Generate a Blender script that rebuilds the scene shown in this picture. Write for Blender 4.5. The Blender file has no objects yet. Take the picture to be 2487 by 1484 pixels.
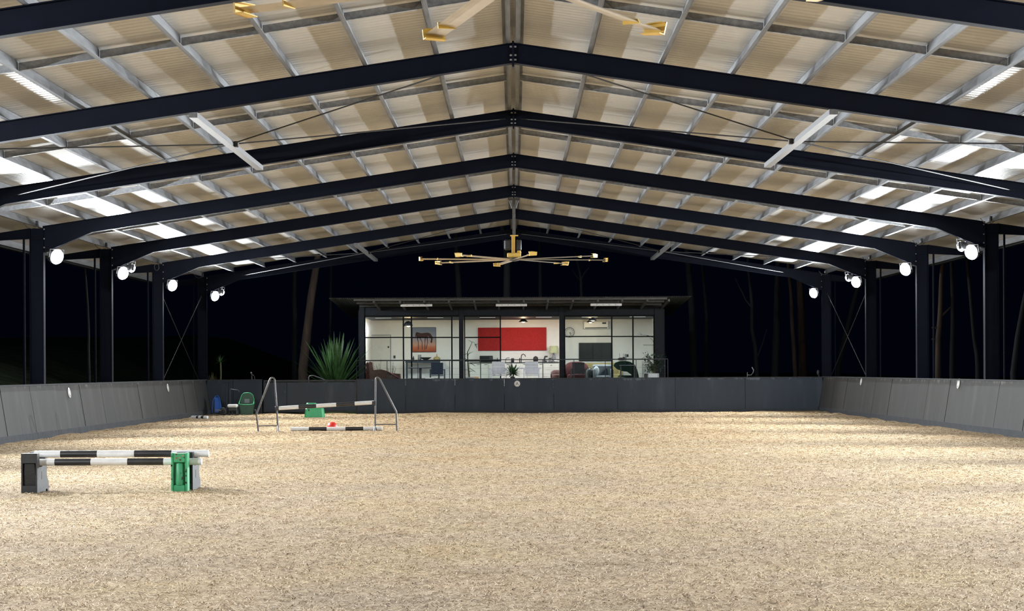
import bpy, math, random
import numpy as np
from mathutils import Vector, Matrix, noise
random.seed(7)
PI = math.pi
C = bpy.context.scene.collection
SC = bpy.context.scene

# ------------------------------------------------------------------ camera, world, exposure
F = 4600.0            # focal length in pixels
VPX, HOR = 1250.0, 900.0
CAMH = 1.49
ROLL = 0.005
cam = bpy.data.cameras.new('camera')
cam.sensor_fit = 'HORIZONTAL'; cam.sensor_width = 36.0
cam.lens = F / 2487 * 36
cam.shift_x = -(VPX - 1243.5) / 2487
cam.shift_y = (HOR - 742.0) / 2487
cam.clip_start = 0.1; cam.clip_end = 600
camo = bpy.data.objects.new('camera', cam); C.objects.link(camo)
camo.matrix_world = Matrix.Translation((0, 0, CAMH)) @ Matrix.Rotation(PI/2, 4, 'X') @ Matrix.Rotation(-ROLL, 4, 'Z')
SC.camera = camo
SC.view_settings.view_transform = 'Standard'
SC.view_settings.look = 'None'
SC.view_settings.exposure = 0.0
SC.view_settings.gamma = 1.0
SC.view_settings.use_curve_mapping = False
world = bpy.data.worlds.new('night'); SC.world = world; world.use_nodes = True
bg = world.node_tree.nodes['Background']
bg.inputs[0].default_value = (0.15, 0.3, 1.0, 1); bg.inputs[1].default_value = 0.003
LAMP_W = 890.0        # each arena floodlight
ROOM_W = 62.0

def px(u, v, Y):
    """point at depth Y seen at photo pixel (u, v)"""
    du, dv = u - VPX, HOR - v
    x = du*math.cos(ROLL) + dv*math.sin(ROLL); z = -du*math.sin(ROLL) + dv*math.cos(ROLL)
    return Vector((x*Y/F, Y, CAMH + z*Y/F))

# ------------------------------------------------------------------ materials
def new_mat(name):
    m = bpy.data.materials.new(name); m.use_nodes = True
    nt = m.node_tree
    return m, nt, nt.nodes['Principled BSDF']
def N(nt, t, **kw):
    n = nt.nodes.new(t)
    for k, v in kw.items():
        if k in ('operation', 'blend_type', 'data_type', 'wave_type', 'bands_direction', 'feature', 'noise_dimensions', 'distance', 'wave_profile'): setattr(n, k, v)
        else: n.inputs[k].default_value = v
    return n
def L(nt, a, b): nt.links.new(a, b)
def ramp(nt, fac, stops):
    r = nt.nodes.new('ShaderNodeValToRGB'); cr = r.color_ramp
    while len(cr.elements) < len(stops): cr.elements.new(0.5)
    for e, (p, c) in zip(cr.elements, stops): e.position = p; e.color = (*c, 1)
    L(nt, fac, r.inputs[0]); return r.outputs[0]
def coords(nt, scale=(1,1,1), kind='Object'):
    tc = nt.nodes.new('ShaderNodeTexCoord'); mp = nt.nodes.new('ShaderNodeMapping')
    mp.inputs['Scale'].default_value = scale
    L(nt, tc.outputs[kind], mp.inputs[0]); return mp.outputs[0]
def mat(name, col, rough=0.6, metal=0.0, var=0.12, scale=6.0, bump=0.0, bscale=40.0, coat=0, stretch=(1,1,1), spec=0.5):
    m, nt, b = new_mat(name)
    co = coords(nt, stretch)
    n = N(nt, 'ShaderNodeTexNoise', Scale=scale, Detail=5.0, Roughness=0.6); L(nt, co, n.inputs['Vector'])
    lo = tuple(max(0, c*(1-var)) for c in col); hi = tuple(min(1, c*(1+var)) for c in col)
    L(nt, ramp(nt, n.outputs[0], [(0.3, lo), (0.7, hi)]), b.inputs['Base Color'])
    b.inputs['Roughness'].default_value = rough; b.inputs['Metallic'].default_value = metal
    b.inputs['Specular IOR Level'].default_value = spec
    if bump:
        n2 = N(nt, 'ShaderNodeTexNoise', Scale=bscale, Detail=4.0); L(nt, co, n2.inputs['Vector'])
        bp = N(nt, 'ShaderNodeBump', Strength=bump, Distance=0.02); L(nt, n2.outputs[0], bp.inputs['Height']); L(nt, bp.outputs[0], b.inputs['Normal'])
    return m
def emit(name, col, s):
    m, nt, b = new_mat(name)
    b.inputs['Base Color'].default_value = (*col, 1)
    b.inputs['Emission Color'].default_value = (*col, 1); b.inputs['Emission Strength'].default_value = s
    return m

M = {}
M['steel'] = mat('navy_steel', (0.0040, 0.0060, 0.0150), 0.6, var=0.2, scale=3, spec=0.10)
M['galv'] = mat('galvanised', (0.30, 0.31, 0.33), 0.6, 0.1, var=0.3, scale=14, stretch=(1, .25, 1))
M['purlin'] = mat('galvanised_purlin', (0.115, 0.12, 0.13), 0.6, 0.15, var=0.35, scale=10, stretch=(1, .12, 1))
M['galv2'] = mat('galvanised_tube', (0.13, 0.13, 0.135), 0.45, 0.4, var=0.25, scale=20)
M['rod'] = mat('dark_rod', (0.02, 0.02, 0.022), 0.5)
M['yellow'] = mat('yellow_paint', (0.85, 0.58, 0.13), 0.45, var=0.08)
M['blade'] = mat('fan_blade', (0.60, 0.54, 0.46), 0.4, 0.3, var=0.08)
M['blackp'] = mat('black_plastic', (0.02, 0.021, 0.024), 0.45, var=0.3, bump=0.2)
M['greyp'] = mat('charcoal_plastic', (0.024, 0.025, 0.028), 0.6, var=0.3, scale=9, bump=0.1)
M['green'] = mat('green_plastic', (0.045, 0.31, 0.14), 0.45, var=0.2)
M['dgreen'] = mat('dark_green_plastic', (0.012, 0.07, 0.035), 0.4, var=0.2)
M['mint'] = mat('mint_plastic', (0.05, 0.42, 0.17), 0.5, var=0.1)
M['red'] = mat('red_plastic', (0.7, 0.04, 0.03), 0.4, var=0.1)
M['blue'] = mat('blue_plastic', (0.02, 0.12, 0.5), 0.45, var=0.15)
M['white'] = mat('white_paint', (0.74, 0.74, 0.74), 0.45, var=0.08, scale=12)
M['pblack'] = mat('black_paint', (0.022, 0.022, 0.025), 0.4, var=0.3)
M['whitepl'] = mat('white_plastic', (0.8, 0.8, 0.8), 0.4, var=0.03)
M['wallwhite'] = mat('interior_white', (0.74, 0.74, 0.73), 0.8, var=0.03)
M['cabinet'] = mat('cabinet_white', (0.62, 0.62, 0.58), 0.6, var=0.05)
M['clad'] = mat('dark_cladding', (0.012, 0.015, 0.020), 0.6, var=0.2, spec=0.2)
M['frame'] = mat('window_frame', (0.003, 0.0035, 0.0045), 0.6, var=0.2, spec=0.1)
M['deck'] = mat('deck_boards', (0.05, 0.045, 0.04), 0.7, var=0.3, stretch=(1, 12, 1))
M['timber'] = mat('soffit_timber', (0.06, 0.055, 0.05), 0.7, var=0.2)
M['rooftin'] = mat('studio_roof_tin', (0.06, 0.065, 0.07), 0.5, 0.3, var=0.2)
M['board'] = mat('red_felt', (0.36, 0.018, 0.018), 0.95, var=0.25, scale=30, bump=0.3)
M['navychair'] = mat('navy_chair', (0.02, 0.035, 0.06), 0.5)
M['whitechair'] = mat('white_chair', (0.84, 0.85, 0.90), 0.5, var=0.03)
M['brick'] = mat('brown_weave', (0.16, 0.09, 0.08), 0.9, var=0.35, scale=25)
M['maroon'] = mat('maroon_fabric', (0.085, 0.018, 0.02), 0.9)
M['greyfab'] = mat('grey_fabric', (0.25, 0.27, 0.30), 0.9)
M['mustard'] = mat('mustard_fabric', (0.34, 0.29, 0.13), 0.9)
M['greenfab'] = mat('green_throw', (0.02, 0.05, 0.04), 0.9, var=0.4)
M['screen'] = mat('tv_screen', (0.008, 0.009, 0.010), 0.25, var=0.1)
M['terracotta'] = mat('terracotta', (0.35, 0.2, 0.12), 0.8)
M['shade'] = mat('lampshade', (0.45, 0.50, 0.30), 0.8)
M['leaf'] = mat('leaf_green', (0.04, 0.10, 0.028), 0.5, var=0.5, scale=5)
M['leafd'] = mat('leaf_dark', (0.02, 0.05, 0.02), 0.55, var=0.4, scale=3)
M['leafdry'] = mat('leaf_dry', (0.10, 0.09, 0.035), 0.7, var=0.4)
M['gumleaf'] = mat('gum_leaf', (0.012, 0.03, 0.014), 0.6, var=0.4)
M['bark'] = mat('bark', (0.055, 0.036, 0.026), 0.9, var=0.45, scale=2.5, bump=0.6, bscale=9, stretch=(2, 2, .35))
M['barkg'] = mat('bark_grey', (0.018, 0.019, 0.022), 0.9, var=0.4, scale=2.5, bump=0.5, bscale=9, stretch=(2, 2, .35))
M['stem'] = mat('plant_stem', (0.12, 0.12, 0.06), 0.8)
M['clothred'] = mat('faded_rag', (0.18, 0.05, 0.06), 0.9)
M['lens'] = emit('lamp_lens', (0.93, 0.97, 1.0), 25)
M['lens'].cycles.emission_sampling = 'NONE'
M['bulbw'] = emit('warm_bulb', (1.0, 0.80, 0.55), 12)
M['led'] = emit('ceiling_led', (1.0, 0.97, 0.92), 1.2)

# roof lining: cream corrugated sheet
def roof_mat():
    m, nt, b = new_mat('roof_sheet')
    co = coords(nt)
    n = N(nt, 'ShaderNodeTexNoise', Scale=1.2, Detail=6.0); L(nt, co, n.inputs['Vector'])
    L(nt, ramp(nt, n.outputs[0], [(0.3, (0.43, 0.422, 0.405)), (0.7, (0.48, 0.472, 0.455))]), b.inputs['Base Color'])
    b.inputs['Roughness'].default_value = 0.32
    b.inputs['Specular IOR Level'].default_value = 0.5
    w = N(nt, 'ShaderNodeTexWave', wave_type='BANDS', bands_direction='Y', Scale=0.314/0.19*1.0)
    L(nt, co, w.inputs['Vector'])
    bp = N(nt, 'ShaderNodeBump', Strength=0.25, Distance=0.003); L(nt, w.outputs[0], bp.inputs['Height']); L(nt, bp.outputs[0], b.inputs['Normal'])
    return m
M['roof'] = roof_mat()

# kick wall rubber boards, with scuffs and pale drips from the top rail
def wall_mat(name, base, dusty):
    m, nt, b = new_mat(name)
    co = coords(nt, (1, 1, 0.18)); co2 = coords(nt, (1, 1, 1))
    n = N(nt, 'ShaderNodeTexNoise', Scale=2.2, Detail=8.0, Roughness=0.65); L(nt, co, n.inputs['Vector'])
    n2 = N(nt, 'ShaderNodeTexNoise', Scale=0.7, Detail=3.0); L(nt, co2, n2.inputs['Vector'])
    c1 = ramp(nt, n.outputs[0], [(0.30, tuple(c*0.75 for c in base)), (0.56, tuple(c*1.25 for c in base)), (0.74, dusty)])
    c2 = ramp(nt, n2.outputs[0], [(0.3, tuple(c*0.8 for c in base)), (0.7, tuple(c*1.25 for c in base))])
    mx = N(nt, 'ShaderNodeMix', data_type='RGBA'); mx.inputs[0].default_value = 0.4
    L(nt, c1, mx.inputs[6]); L(nt, c2, mx.inputs[7])
    # pale bird droppings and drips running down from the top rail
    sp = N(nt, 'ShaderNodeSeparateXYZ'); L(nt, coords(nt), sp.inputs[0])
    mr = nt.nodes.new('ShaderNodeMapRange'); mr.inputs[1].default_value = 0.80; mr.inputs[2].default_value = 1.18; L(nt, sp.outputs[2], mr.inputs[0])
    n3 = N(nt, 'ShaderNodeTexNoise', Scale=3.2, Detail=3.0, Roughness=0.7); L(nt, coords(nt, (1, 1, 0.10)), n3.inputs['Vector'])
    mu = N(nt, 'ShaderNodeMath', operation='MULTIPLY'); L(nt, mr.outputs[0], mu.inputs[0]); L(nt, n3.outputs[0], mu.inputs[1])
    fac = ramp(nt, mu.outputs[0], [(0.52, (0, 0, 0)), (0.66, (1, 1, 1))])
    mx2 = N(nt, 'ShaderNodeMix', data_type='RGBA'); L(nt, fac, mx2.inputs[0]); L(nt, mx.outputs[2], mx2.inputs[6]); mx2.inputs[7].default_value = (*[c*1.9 for c in dusty], 1)
    L(nt, mx2.outputs[2], b.inputs['Base Color'])
    b.inputs['Roughness'].default_value = 0.7
    return m
M['kick'] = wall_mat('kick_board_grey', (0.0225, 0.0220, 0.0228), (0.075, 0.07, 0.064))
M['kickb'] = wall_mat('kick_board_blue', (0.0195, 0.030, 0.048), (0.06, 0.072, 0.095))
M['sill'] = mat('sleeper_dark', (0.03, 0.034, 0.042), 0.8, var=0.3)

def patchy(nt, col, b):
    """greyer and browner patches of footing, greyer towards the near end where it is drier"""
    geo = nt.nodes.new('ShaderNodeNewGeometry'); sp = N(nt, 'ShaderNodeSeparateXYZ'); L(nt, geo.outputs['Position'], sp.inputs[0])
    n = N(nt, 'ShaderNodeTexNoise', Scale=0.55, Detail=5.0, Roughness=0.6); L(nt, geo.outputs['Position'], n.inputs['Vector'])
    mr = nt.nodes.new('ShaderNodeMapRange'); mr.inputs[1].default_value = 10; mr.inputs[2].default_value = 44; mr.inputs[3].default_value = 0.13; mr.inputs[4].default_value = -0.14  # near-to-far tint: falloff of light painted into the footing colour
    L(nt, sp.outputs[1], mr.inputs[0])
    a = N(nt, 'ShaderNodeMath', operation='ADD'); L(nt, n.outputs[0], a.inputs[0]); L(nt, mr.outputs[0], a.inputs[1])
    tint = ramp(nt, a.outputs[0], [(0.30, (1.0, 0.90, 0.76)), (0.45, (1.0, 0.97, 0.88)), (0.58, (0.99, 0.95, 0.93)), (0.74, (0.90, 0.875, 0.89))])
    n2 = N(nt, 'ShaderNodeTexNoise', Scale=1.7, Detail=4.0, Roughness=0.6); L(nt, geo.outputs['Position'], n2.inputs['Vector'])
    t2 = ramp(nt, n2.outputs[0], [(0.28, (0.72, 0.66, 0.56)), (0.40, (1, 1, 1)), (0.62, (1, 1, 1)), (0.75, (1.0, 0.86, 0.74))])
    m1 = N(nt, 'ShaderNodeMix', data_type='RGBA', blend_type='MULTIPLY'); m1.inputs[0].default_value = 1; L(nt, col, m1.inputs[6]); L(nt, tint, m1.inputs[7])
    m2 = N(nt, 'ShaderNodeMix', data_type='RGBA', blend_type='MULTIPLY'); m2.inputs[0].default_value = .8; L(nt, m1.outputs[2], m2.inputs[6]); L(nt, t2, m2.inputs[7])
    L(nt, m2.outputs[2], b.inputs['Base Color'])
# arena footing
def sand_mat():
    m, nt, b = new_mat('arena_footing')
    geo = nt.nodes.new('ShaderNodeNewGeometry')
    def nz(scale, stretch, detail=4.0, rough=0.6):
        mp = nt.nodes.new('ShaderNodeMapping'); mp.inputs['Scale'].default_value = stretch
        L(nt, geo.outputs['Position'], mp.inputs[0])
        n = N(nt, 'ShaderNodeTexNoise', Scale=scale, Detail=detail, Roughness=rough, Distortion=0.6); L(nt, mp.outputs[0], n.inputs['Vector'])
        return n.outputs[0]
    fine = nz(17, (1, .8, 1), 7, .75); mid = nz(5.0, (1, .55, 1), 5, .6); big = nz(0.35, (1, .5, 1), 4)
    cf = ramp(nt, fine, [(0.32, (0.08, 0.055, 0.033)), (0.43, (0.32, 0.235, 0.145)), (0.52, (0.54, 0.42, 0.27)), (0.66, (0.70, 0.575, 0.40))])
    cm = ramp(nt, mid, [(0.33, (0.27, 0.19, 0.11)), (0.5, (0.52, 0.39, 0.24)), (0.66, (0.63, 0.49, 0.31))])
    cb = ramp(nt, big, [(0.35, (0.56, 0.41, 0.25)), (0.52, (0.50, 0.39, 0.265)), (0.66, (0.49, 0.42, 0.345))])
    m1 = N(nt, 'ShaderNodeMix', data_type='RGBA'); m1.inputs[0].default_value = 0.35; L(nt, cf, m1.inputs[6]); L(nt, cm, m1.inputs[7])
    m2 = N(nt, 'ShaderNodeMix', data_type='RGBA'); m2.inputs[0].default_value = 0.20; L(nt, m1.outputs[2], m2.inputs[6]); L(nt, cb, m2.inputs[7])
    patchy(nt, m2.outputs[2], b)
    b.inputs['Roughness'].default_value = 0.95; b.inputs['Specular IOR Level'].default_value = 0.15
    mm = N(nt, 'ShaderNodeMath', operation='ADD'); L(nt, fine, mm.inputs[0]); L(nt, mid, mm.inputs[1])
    bp = N(nt, 'ShaderNodeBump', Strength=1.0, Distance=0.08); L(nt, mm.outputs[0], bp.inputs['Height']); L(nt, bp.outputs[0], b.inputs['Normal'])
    return m
M['sand'] = sand_mat()
def fibre_mat():
    m, nt, b = new_mat('footing_fibre')
    at = nt.nodes.new('ShaderNodeAttribute'); at.attribute_name = 'shade'
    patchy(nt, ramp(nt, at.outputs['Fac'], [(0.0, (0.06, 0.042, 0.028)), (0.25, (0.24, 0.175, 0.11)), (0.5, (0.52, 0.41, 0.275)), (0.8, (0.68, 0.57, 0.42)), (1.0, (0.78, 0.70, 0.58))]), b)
    b.inputs['Roughness'].default_value = 0.9; b.inputs['Specular IOR Level'].default_value = 0.2
    return m
M['fibre'] = fibre_mat()
def grass_mat():
    m, nt, b = new_mat('night_grass')
    co = coords(nt); n = N(nt, 'ShaderNodeTexNoise', Scale=1.5, Detail=8.0); L(nt, co, n.inputs['Vector'])
    L(nt, ramp(nt, n.outputs[0], [(0.35, (0.02, 0.03, 0.010)), (0.65, (0.07, 0.11, 0.03))]), b.inputs['Base Color'])
    b.inputs['Roughness'].default_value = 0.95; return m
M['grass'] = grass_mat()
def glass_mat():
    m = bpy.data.materials.new('window_glass'); m.use_nodes = True; nt = m.node_tree
    nt.nodes.remove(nt.nodes['Principled BSDF'])
    out = nt.nodes['Material Output']
    t = N(nt, 'ShaderNodeBsdfTransparent'); t.inputs[0].default_value = (0.84, 0.885, 0.87, 1)
    g = N(nt, 'ShaderNodeBsdfGlossy', Roughness=0.03); g.inputs[0].default_value = (1, 1, 1, 1)
    fr = N(nt, 'ShaderNodeFresnel', IOR=1.5)
    mx = N(nt, 'ShaderNodeMixShader'); L(nt, fr.outputs[0], mx.inputs[0]); L(nt, t.outputs[0], mx.inputs[1]); L(nt, g.outputs[0], mx.inputs[2])
    L(nt, mx.outputs[0], out.inputs['Surface']); return m
M['glass'] = glass_mat()
def paint_mat():
    m, nt, b = new_mat('painting_ground')
    co = coords(nt, kind='Generated'); sp = N(nt, 'ShaderNodeSeparateXYZ'); L(nt, co, sp.inputs[0])
    n = N(nt, 'ShaderNodeTexNoise', Scale=5.0, Detail=5.0); L(nt, co, n.inputs['Vector'])
    a = N(nt, 'ShaderNodeMath', operation='MULTIPLY_ADD'); L(nt, n.outputs[0], a.inputs[0]); a.inputs[1].default_value = 0.25; L(nt, sp.outputs[2], a.inputs[2])
    L(nt, ramp(nt, a.outputs[0], [(0.12, (0.30, 0.06, 0.03)), (0.30, (0.42, 0.13, 0.06)), (0.42, (0.45, 0.26, 0.20)), (0.7, (0.26, 0.26, 0.32)), (1.0, (0.16, 0.19, 0.26))]), b.inputs['Base Color'])
    b.inputs['Roughness'].default_value = 0.8; return m
M['painting'] = paint_mat()
M['horse'] = mat('painted_horse', (0.05, 0.02, 0.018), 0.8)

# ------------------------------------------------------------------ mesh builder
class MB:
    def __init__(s): s.v = []; s.f = []; s.sm = []
    def add(s, vs, fs, smooth=False):
        o = len(s.v); s.v += [tuple(p) for p in vs]
        for f in fs: s.f.append(tuple(i+o for i in f)); s.sm.append(smooth)
        return s
    def hexa(s, p):   # 8 points: bottom 4 ccw, top 4 ccw
        return s.add(p, [(3,2,1,0), (4,5,6,7), (0,1,5,4), (1,2,6,5), (2,3,7,6), (3,0,4,7)])
    def box(s, x0, x1, y0, y1, z0, z1, b=0.0):
        if x0 > x1: x0, x1 = x1, x0
        if y0 > y1: y0, y1 = y1, y0
        if z0 > z1: z0, z1 = z1, z0
        b = min(b, (x1-x0)*.45, (y1-y0)*.45, (z1-z0)*.45)
        if b <= 0:
            return s.hexa([(x0,y0,z0),(x1,y0,z0),(x1,y1,z0),(x0,y1,z0),(x0,y0,z1),(x1,y0,z1),(x1,y1,z1),(x0,y1,z1)])
        # chamfered box: stack of rings
        def ring(x0,x1,y0,y1,z,c): return [(x0+c,y0,z),(x1-c,y0,z),(x1,y0+c,z),(x1,y1-c,z),(x1-c,y1,z),(x0+c,y1,z),(x0,y1-c,z),(x0,y0+c,z)]
        vs = ring(x0+b,x1-b,y0+b,y1-b,z0,b*.4) + ring(x0,x1,y0,y1,z0+b,b) + ring(x0,x1,y0,y1,z1-b,b) + ring(x0+b,x1-b,y0+b,y1-b,z1,b*.4)
        fs = [tuple(range(7,-1,-1)), tuple(range(24,32))]
        for r in range(3):
            for i in range(8):
                j = (i+1) % 8; fs.append((r*8+i, r*8+j, r*8+8+j, r*8+8+i))
        return s.add(vs, fs)
    def prism(s, pts, a0, a1, axis='y'):   # polygon in the plane across the axis
        n = len(pts)
        def P(p, a):
            if axis == 'y': return (p[0], a, p[1])
            if axis == 'x': return (a, p[0], p[1])
            return (p[0], p[1], a)
        vs = [P(p, a0) for p in pts] + [P(p, a1) for p in pts]
        fs = [tuple(range(n)), tuple(range(2*n-1, n-1, -1))] + [(i, i+n, (i+1) % n + n, (i+1) % n) for i in range(n)]
        return s.add(vs, fs)
    def tube(s, pts, r, n=8, smooth=True, caps=True):
        pts = [Vector(p) for p in pts]; rs = r if isinstance(r, (list, tuple)) else [r]*len(pts)
        vs = []; up = None
        for i, p in enumerate(pts):
            d = (pts[min(i+1, len(pts)-1)] - pts[max(i-1, 0)]).normalized()
            if up is None: up = d.orthogonal().normalized()
            up = (up - d*up.dot(d)).normalized(); sd = d.cross(up)
            for k in range(n):
                a = 2*PI*k/n; vs.append(p + (up*math.cos(a) + sd*math.sin(a))*rs[i])
        fs = []
        for i in range(len(pts)-1):
            for k in range(n): fs.append((i*n+k, i*n+(k+1) % n, (i+1)*n+(k+1) % n, (i+1)*n+k))
        s.add(vs, fs, smooth)
        if caps:
            m = len(pts)-1
            s.add([vs[k] for k in range(n)], [tuple(range(n-1, -1, -1))]); s.add([vs[m*n+k] for k in range(n)], [tuple(range(n))])
        return s
    def lathe(s, prof, c=(0,0,0), n=20, axis='z', sx=1, sy=1, caps=True):
        vs = []
        for r, h in prof:
            for k in range(n):
                a = 2*PI*k/n; x, y = r*math.cos(a)*sx, r*math.sin(a)*sy
                p = (x, y, h) if axis == 'z' else ((x, h, y) if axis == 'y' else (h, x, y))
                vs.append((p[0]+c[0], p[1]+c[1], p[2]+c[2]))
        fs = []
        for i in range(len(prof)-1):
            for k in range(n): fs.append((i*n+k, i*n+(k+1) % n, (i+1)*n+(k+1) % n, (i+1)*n+k))
        s.add(vs, fs, True)
        for i, rev in ((0, True), (len(prof)-1, False)):
            if caps and prof[i][0] > 1e-4:
                r = [vs[i*n+k] for k in range(n)]; s.add(r, [tuple(range(n))[::-1] if rev else tuple(range(n))])
        return s
    def ell(s, c, r, n=14, m=8):
        prof = [(math.sin(PI*i/m), -math.cos(PI*i/m)) for i in range(m+1)]
        vs = []
        for pr, ph in prof:
            for k in range(n):
                a = 2*PI*k/n; vs.append((c[0]+r[0]*pr*math.cos(a), c[1]+r[1]*pr*math.sin(a), c[2]+r[2]*ph))
        fs = [(i*n+k, i*n+(k+1) % n, (i+1)*n+(k+1) % n, (i+1)*n+k) for i in range(m) for k in range(n)]
        return s.add(vs, fs, True)
    def blade(s, base, d, length, w, droop=0.3, n=5, thick=0.004):
        """pointed strap leaf, folded along its midrib"""
        base = Vector(base); d = Vector(d).normalized(); p = base.copy(); step = length/n
        sd = d.cross(Vector((0, 0, 1)));
        sd = sd.normalized() if sd.length > 1e-3 else Vector((1, 0, 0))
        vs = []
        for i in range(n+1):
            t = i/n; ww = w*(0.55+0.9*t-1.45*t*t) if t < 1 else 0.0
            ww = max(ww, 0.002); nrm = sd.cross(d).normalized()
            vs += [p - sd*ww/2 + nrm*ww*.15, p, p + sd*ww/2 + nrm*ww*.15]
            p = p + d*step; d = (d + Vector((0, 0, -1))*droop/n*(0.3+1.6*t)).normalized()
        fs = []
        for i in range(n):
            a = i*3; fs += [(a, a+1, a+4, a+3), (a+1, a+2, a+5, a+4)]
        return s.add(vs, fs, True)
    def build(s, name, material, parent=None):
        me = bpy.data.meshes.new(name); me.from_pydata(s.v, [], s.f)
        me.polygons.foreach_set('use_smooth', s.sm)
        me.materials.append(material); me.update()
        o = bpy.data.objects.new(name, me); C.objects.link(o)
        if parent: o.parent = parent
        return o
def tag(o, label=None, cat=None, group=None, kind=None):
    if label: o['label'] = label
    if cat: o['category'] = cat
    if group: o['group'] = group
    if kind: o['kind'] = kind
    return o
def thing(name, label, cat, loc=(0,0,0), group=None, rz=0):
    o = bpy.data.objects.new(name, None); C.objects.link(o)
    o.location = loc; o.rotation_euler = (0, 0, rz); o.empty_display_size = 0.1
    return tag(o, label, cat, group)
def struct(o, label=None): o['kind'] = 'structure'; (label and o.__setitem__('label', label)); return o
def copy_tree(o, parent=None):
    c = o.copy(); C.objects.link(c); c.parent = parent
    for ch in list(o.children):
        copy_tree(ch, c)
    return c
ORD = ['first', 'second', 'third', 'fourth', 'fifth', 'sixth', 'seventh', 'eighth', 'ninth', 'tenth', 'eleventh', 'twelfth']

# ------------------------------------------------------------------ main dimensions of the covered arena
BAY = 7.36
FR = [21.46 + BAY*i for i in range(6)] + [66.55]     # A .. G portal frames, G is the far gable
PITCH = 0.149
HR = 6.47                   # rafter top at ridge
def rtop(x): return HR - PITCH*abs(x)
XC0, XC1 = 10.80, 11.12      # column inner and outer face
XE = 12.55                   # roof edge
PUR = 0.165                  # purlin depth
RD = 0.31                    # rafter depth
YN = 6.0                     # near end of what is built (behind the picture's edge)
YG = FR[-1]
WALLY = 66.1                # far kick wall

# ------------------------------------------------------------------ ground
def ground_z(x, y):
    z = 0.012*noise.noise(Vector((x*1.3, y*1.1, 0))) + 0.018*noise.noise(Vector((x*.35, y*.3, 4)))
    e = min(abs(abs(x)-10.6), abs(WALLY-y))
    z += 0.05*math.exp(-e*2.2)*(0.6+noise.noise(Vector((x*.9, y*.9, 9))))
    return z
xs = np.linspace(-10.66, 10.66, 170)
ys = [YN]
while ys[-1] < WALLY: ys.append(ys[-1] + 0.07 + (ys[-1]-YN)*0.0045)
ys[-1] = WALLY + 0.02
mb = MB(); vs = [(x, y, ground_z(x, y)) for y in ys for x in xs]; nx = len(xs)
mb.add(vs, [(j*nx+i, j*nx+i+1, (j+1)*nx+i+1, (j+1)*nx+i) for j in range(len(ys)-1) for i in range(nx-1)], True)
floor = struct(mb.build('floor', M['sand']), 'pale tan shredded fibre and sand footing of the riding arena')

# terrain outside
mb = MB()
def terr(x, y):
    z = -0.35
    if x < -12.8: z += min(2.7, 0.33*(-12.8-x)) * (0.4+0.6*min(1, max(0, (y-20)/30)))
    if x > 13: z += -0.02*(x-13)
    if y > 78: z += 0.03*(y-78)
    z += 0.25*noise.noise(Vector((x*.12, y*.12, 2)))
    if abs(x) < 12.8 and y < 68: z = -0.35
    return z
gx = np.arange(-70, 71, 2.5); gy = np.arange(-2, 135, 2.5)
vs = [(x, y, terr(x, y)) for y in gy for x in gx]; nx = len(gx)
mb.add(vs, [(j*nx+i, j*nx+i+1, (j+1)*nx+i+1, (j+1)*nx+i) for j in range(len(gy)-1) for i in range(nx-1)], True)
terrain = tag(mb.build('grass_bank', M['grass']), 'dark grassy ground and bank outside the arena at night', 'ground', kind='structure')

# ------------------------------------------------------------------ kick walls
def side_wall(sgn, name, rail, label):
    mb = MB(); y = YN; k = 0
    while y < WALLY - 0.01:
        y1 = min(y + 2.4, WALLY); b0, b1 = 10.60*sgn, 10.77*sgn; g = 0.012; t = 0.04*sgn
        off = (0.006 if k % 3 == 1 else 0.0)*sgn
        for yy0, yy1 in ((y+g, (y+y1)/2 if k % 4 == 2 else y1-g),) + ((((y+y1)/2+0.004, y1-g),) if k % 4 == 2 else ()):
            mb.hexa([(b0+off,yy0,0.16),(b0+t,yy0,0.16),(b0+t,yy1,0.16),(b0+off,yy1,0.16),(b1+off,yy0,1.20),(b1+t,yy0,1.20),(b1+t,yy1,1.20),(b1+off,yy1,1.20)])
        y += 2.4; k += 1
    w = struct(mb.build(name, M['kick']), label)
    s = MB(); s.hexa([(10.57*sgn,YN,-.3),(10.68*sgn,YN,-.3),(10.68*sgn,WALLY,-.3),(10.57*sgn,WALLY,-.3),(10.585*sgn,YN,.17),(10.68*sgn,YN,.17),(10.68*sgn,WALLY,.17),(10.585*sgn,WALLY,.17)])
    s.build('base_board', M['sill'], w)
    r = MB(); r.box(10.74*sgn, 10.84*sgn, YN, WALLY+.02, 1.20, 1.235); r.box(10.81*sgn, 10.87*sgn, YN, WALLY, 1.05, 1.20); r.build('top_rail', M['sill'], w)
    bk = MB(); bk.hexa([(10.655*sgn,YN,.1),(10.665*sgn,YN,.1),(10.665*sgn,WALLY,.1),(10.655*sgn,WALLY,.1),(10.82*sgn,YN,1.19),(10.83*sgn,YN,1.19),(10.83*sgn,WALLY,1.19),(10.82*sgn,WALLY,1.19)])
    bk.build('backing', M['sill'], w)
side_wall(-1, 'wall_left', 1, 'sloping grey rubber kick wall along the left side')
side_wall(1, 'wall_right', 1, 'sloping grey rubber kick wall along the right side')
GX0, GX1 = px(640, 960, WALLY).x, px(866, 960, WALLY).x
mb = MB()
segs = [(-10.75, px(566,960,WALLY).x, 0.0), (px(566,960,WALLY).x, GX0-.05, 0.02)]
xx = GX1+.01
cuts = [px(u, 960, WALLY).x for u in (985, 1105, 1225, 1345, 1500, 1640, 1810)] + [10.75]
for c in cuts: segs.append((xx, c, 0.0)); xx = c
for a, b, o in segs: mb.box(a+.006, b-.006, WALLY+o, WALLY+.06+o, 0.10, 1.20)
wb = struct(mb.build('wall_back', M['kickb']), 'dark blue-grey panelled kick wall across the far end')
s = MB(); s.box(-10.7, GX0-.05, WALLY-.03, WALLY+.08, -.3, .11); s.box(GX1, 10.7, WALLY-.03, WALLY+.08, -.3, .11); s.build('base_board', M['sill'], wb)
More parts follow.
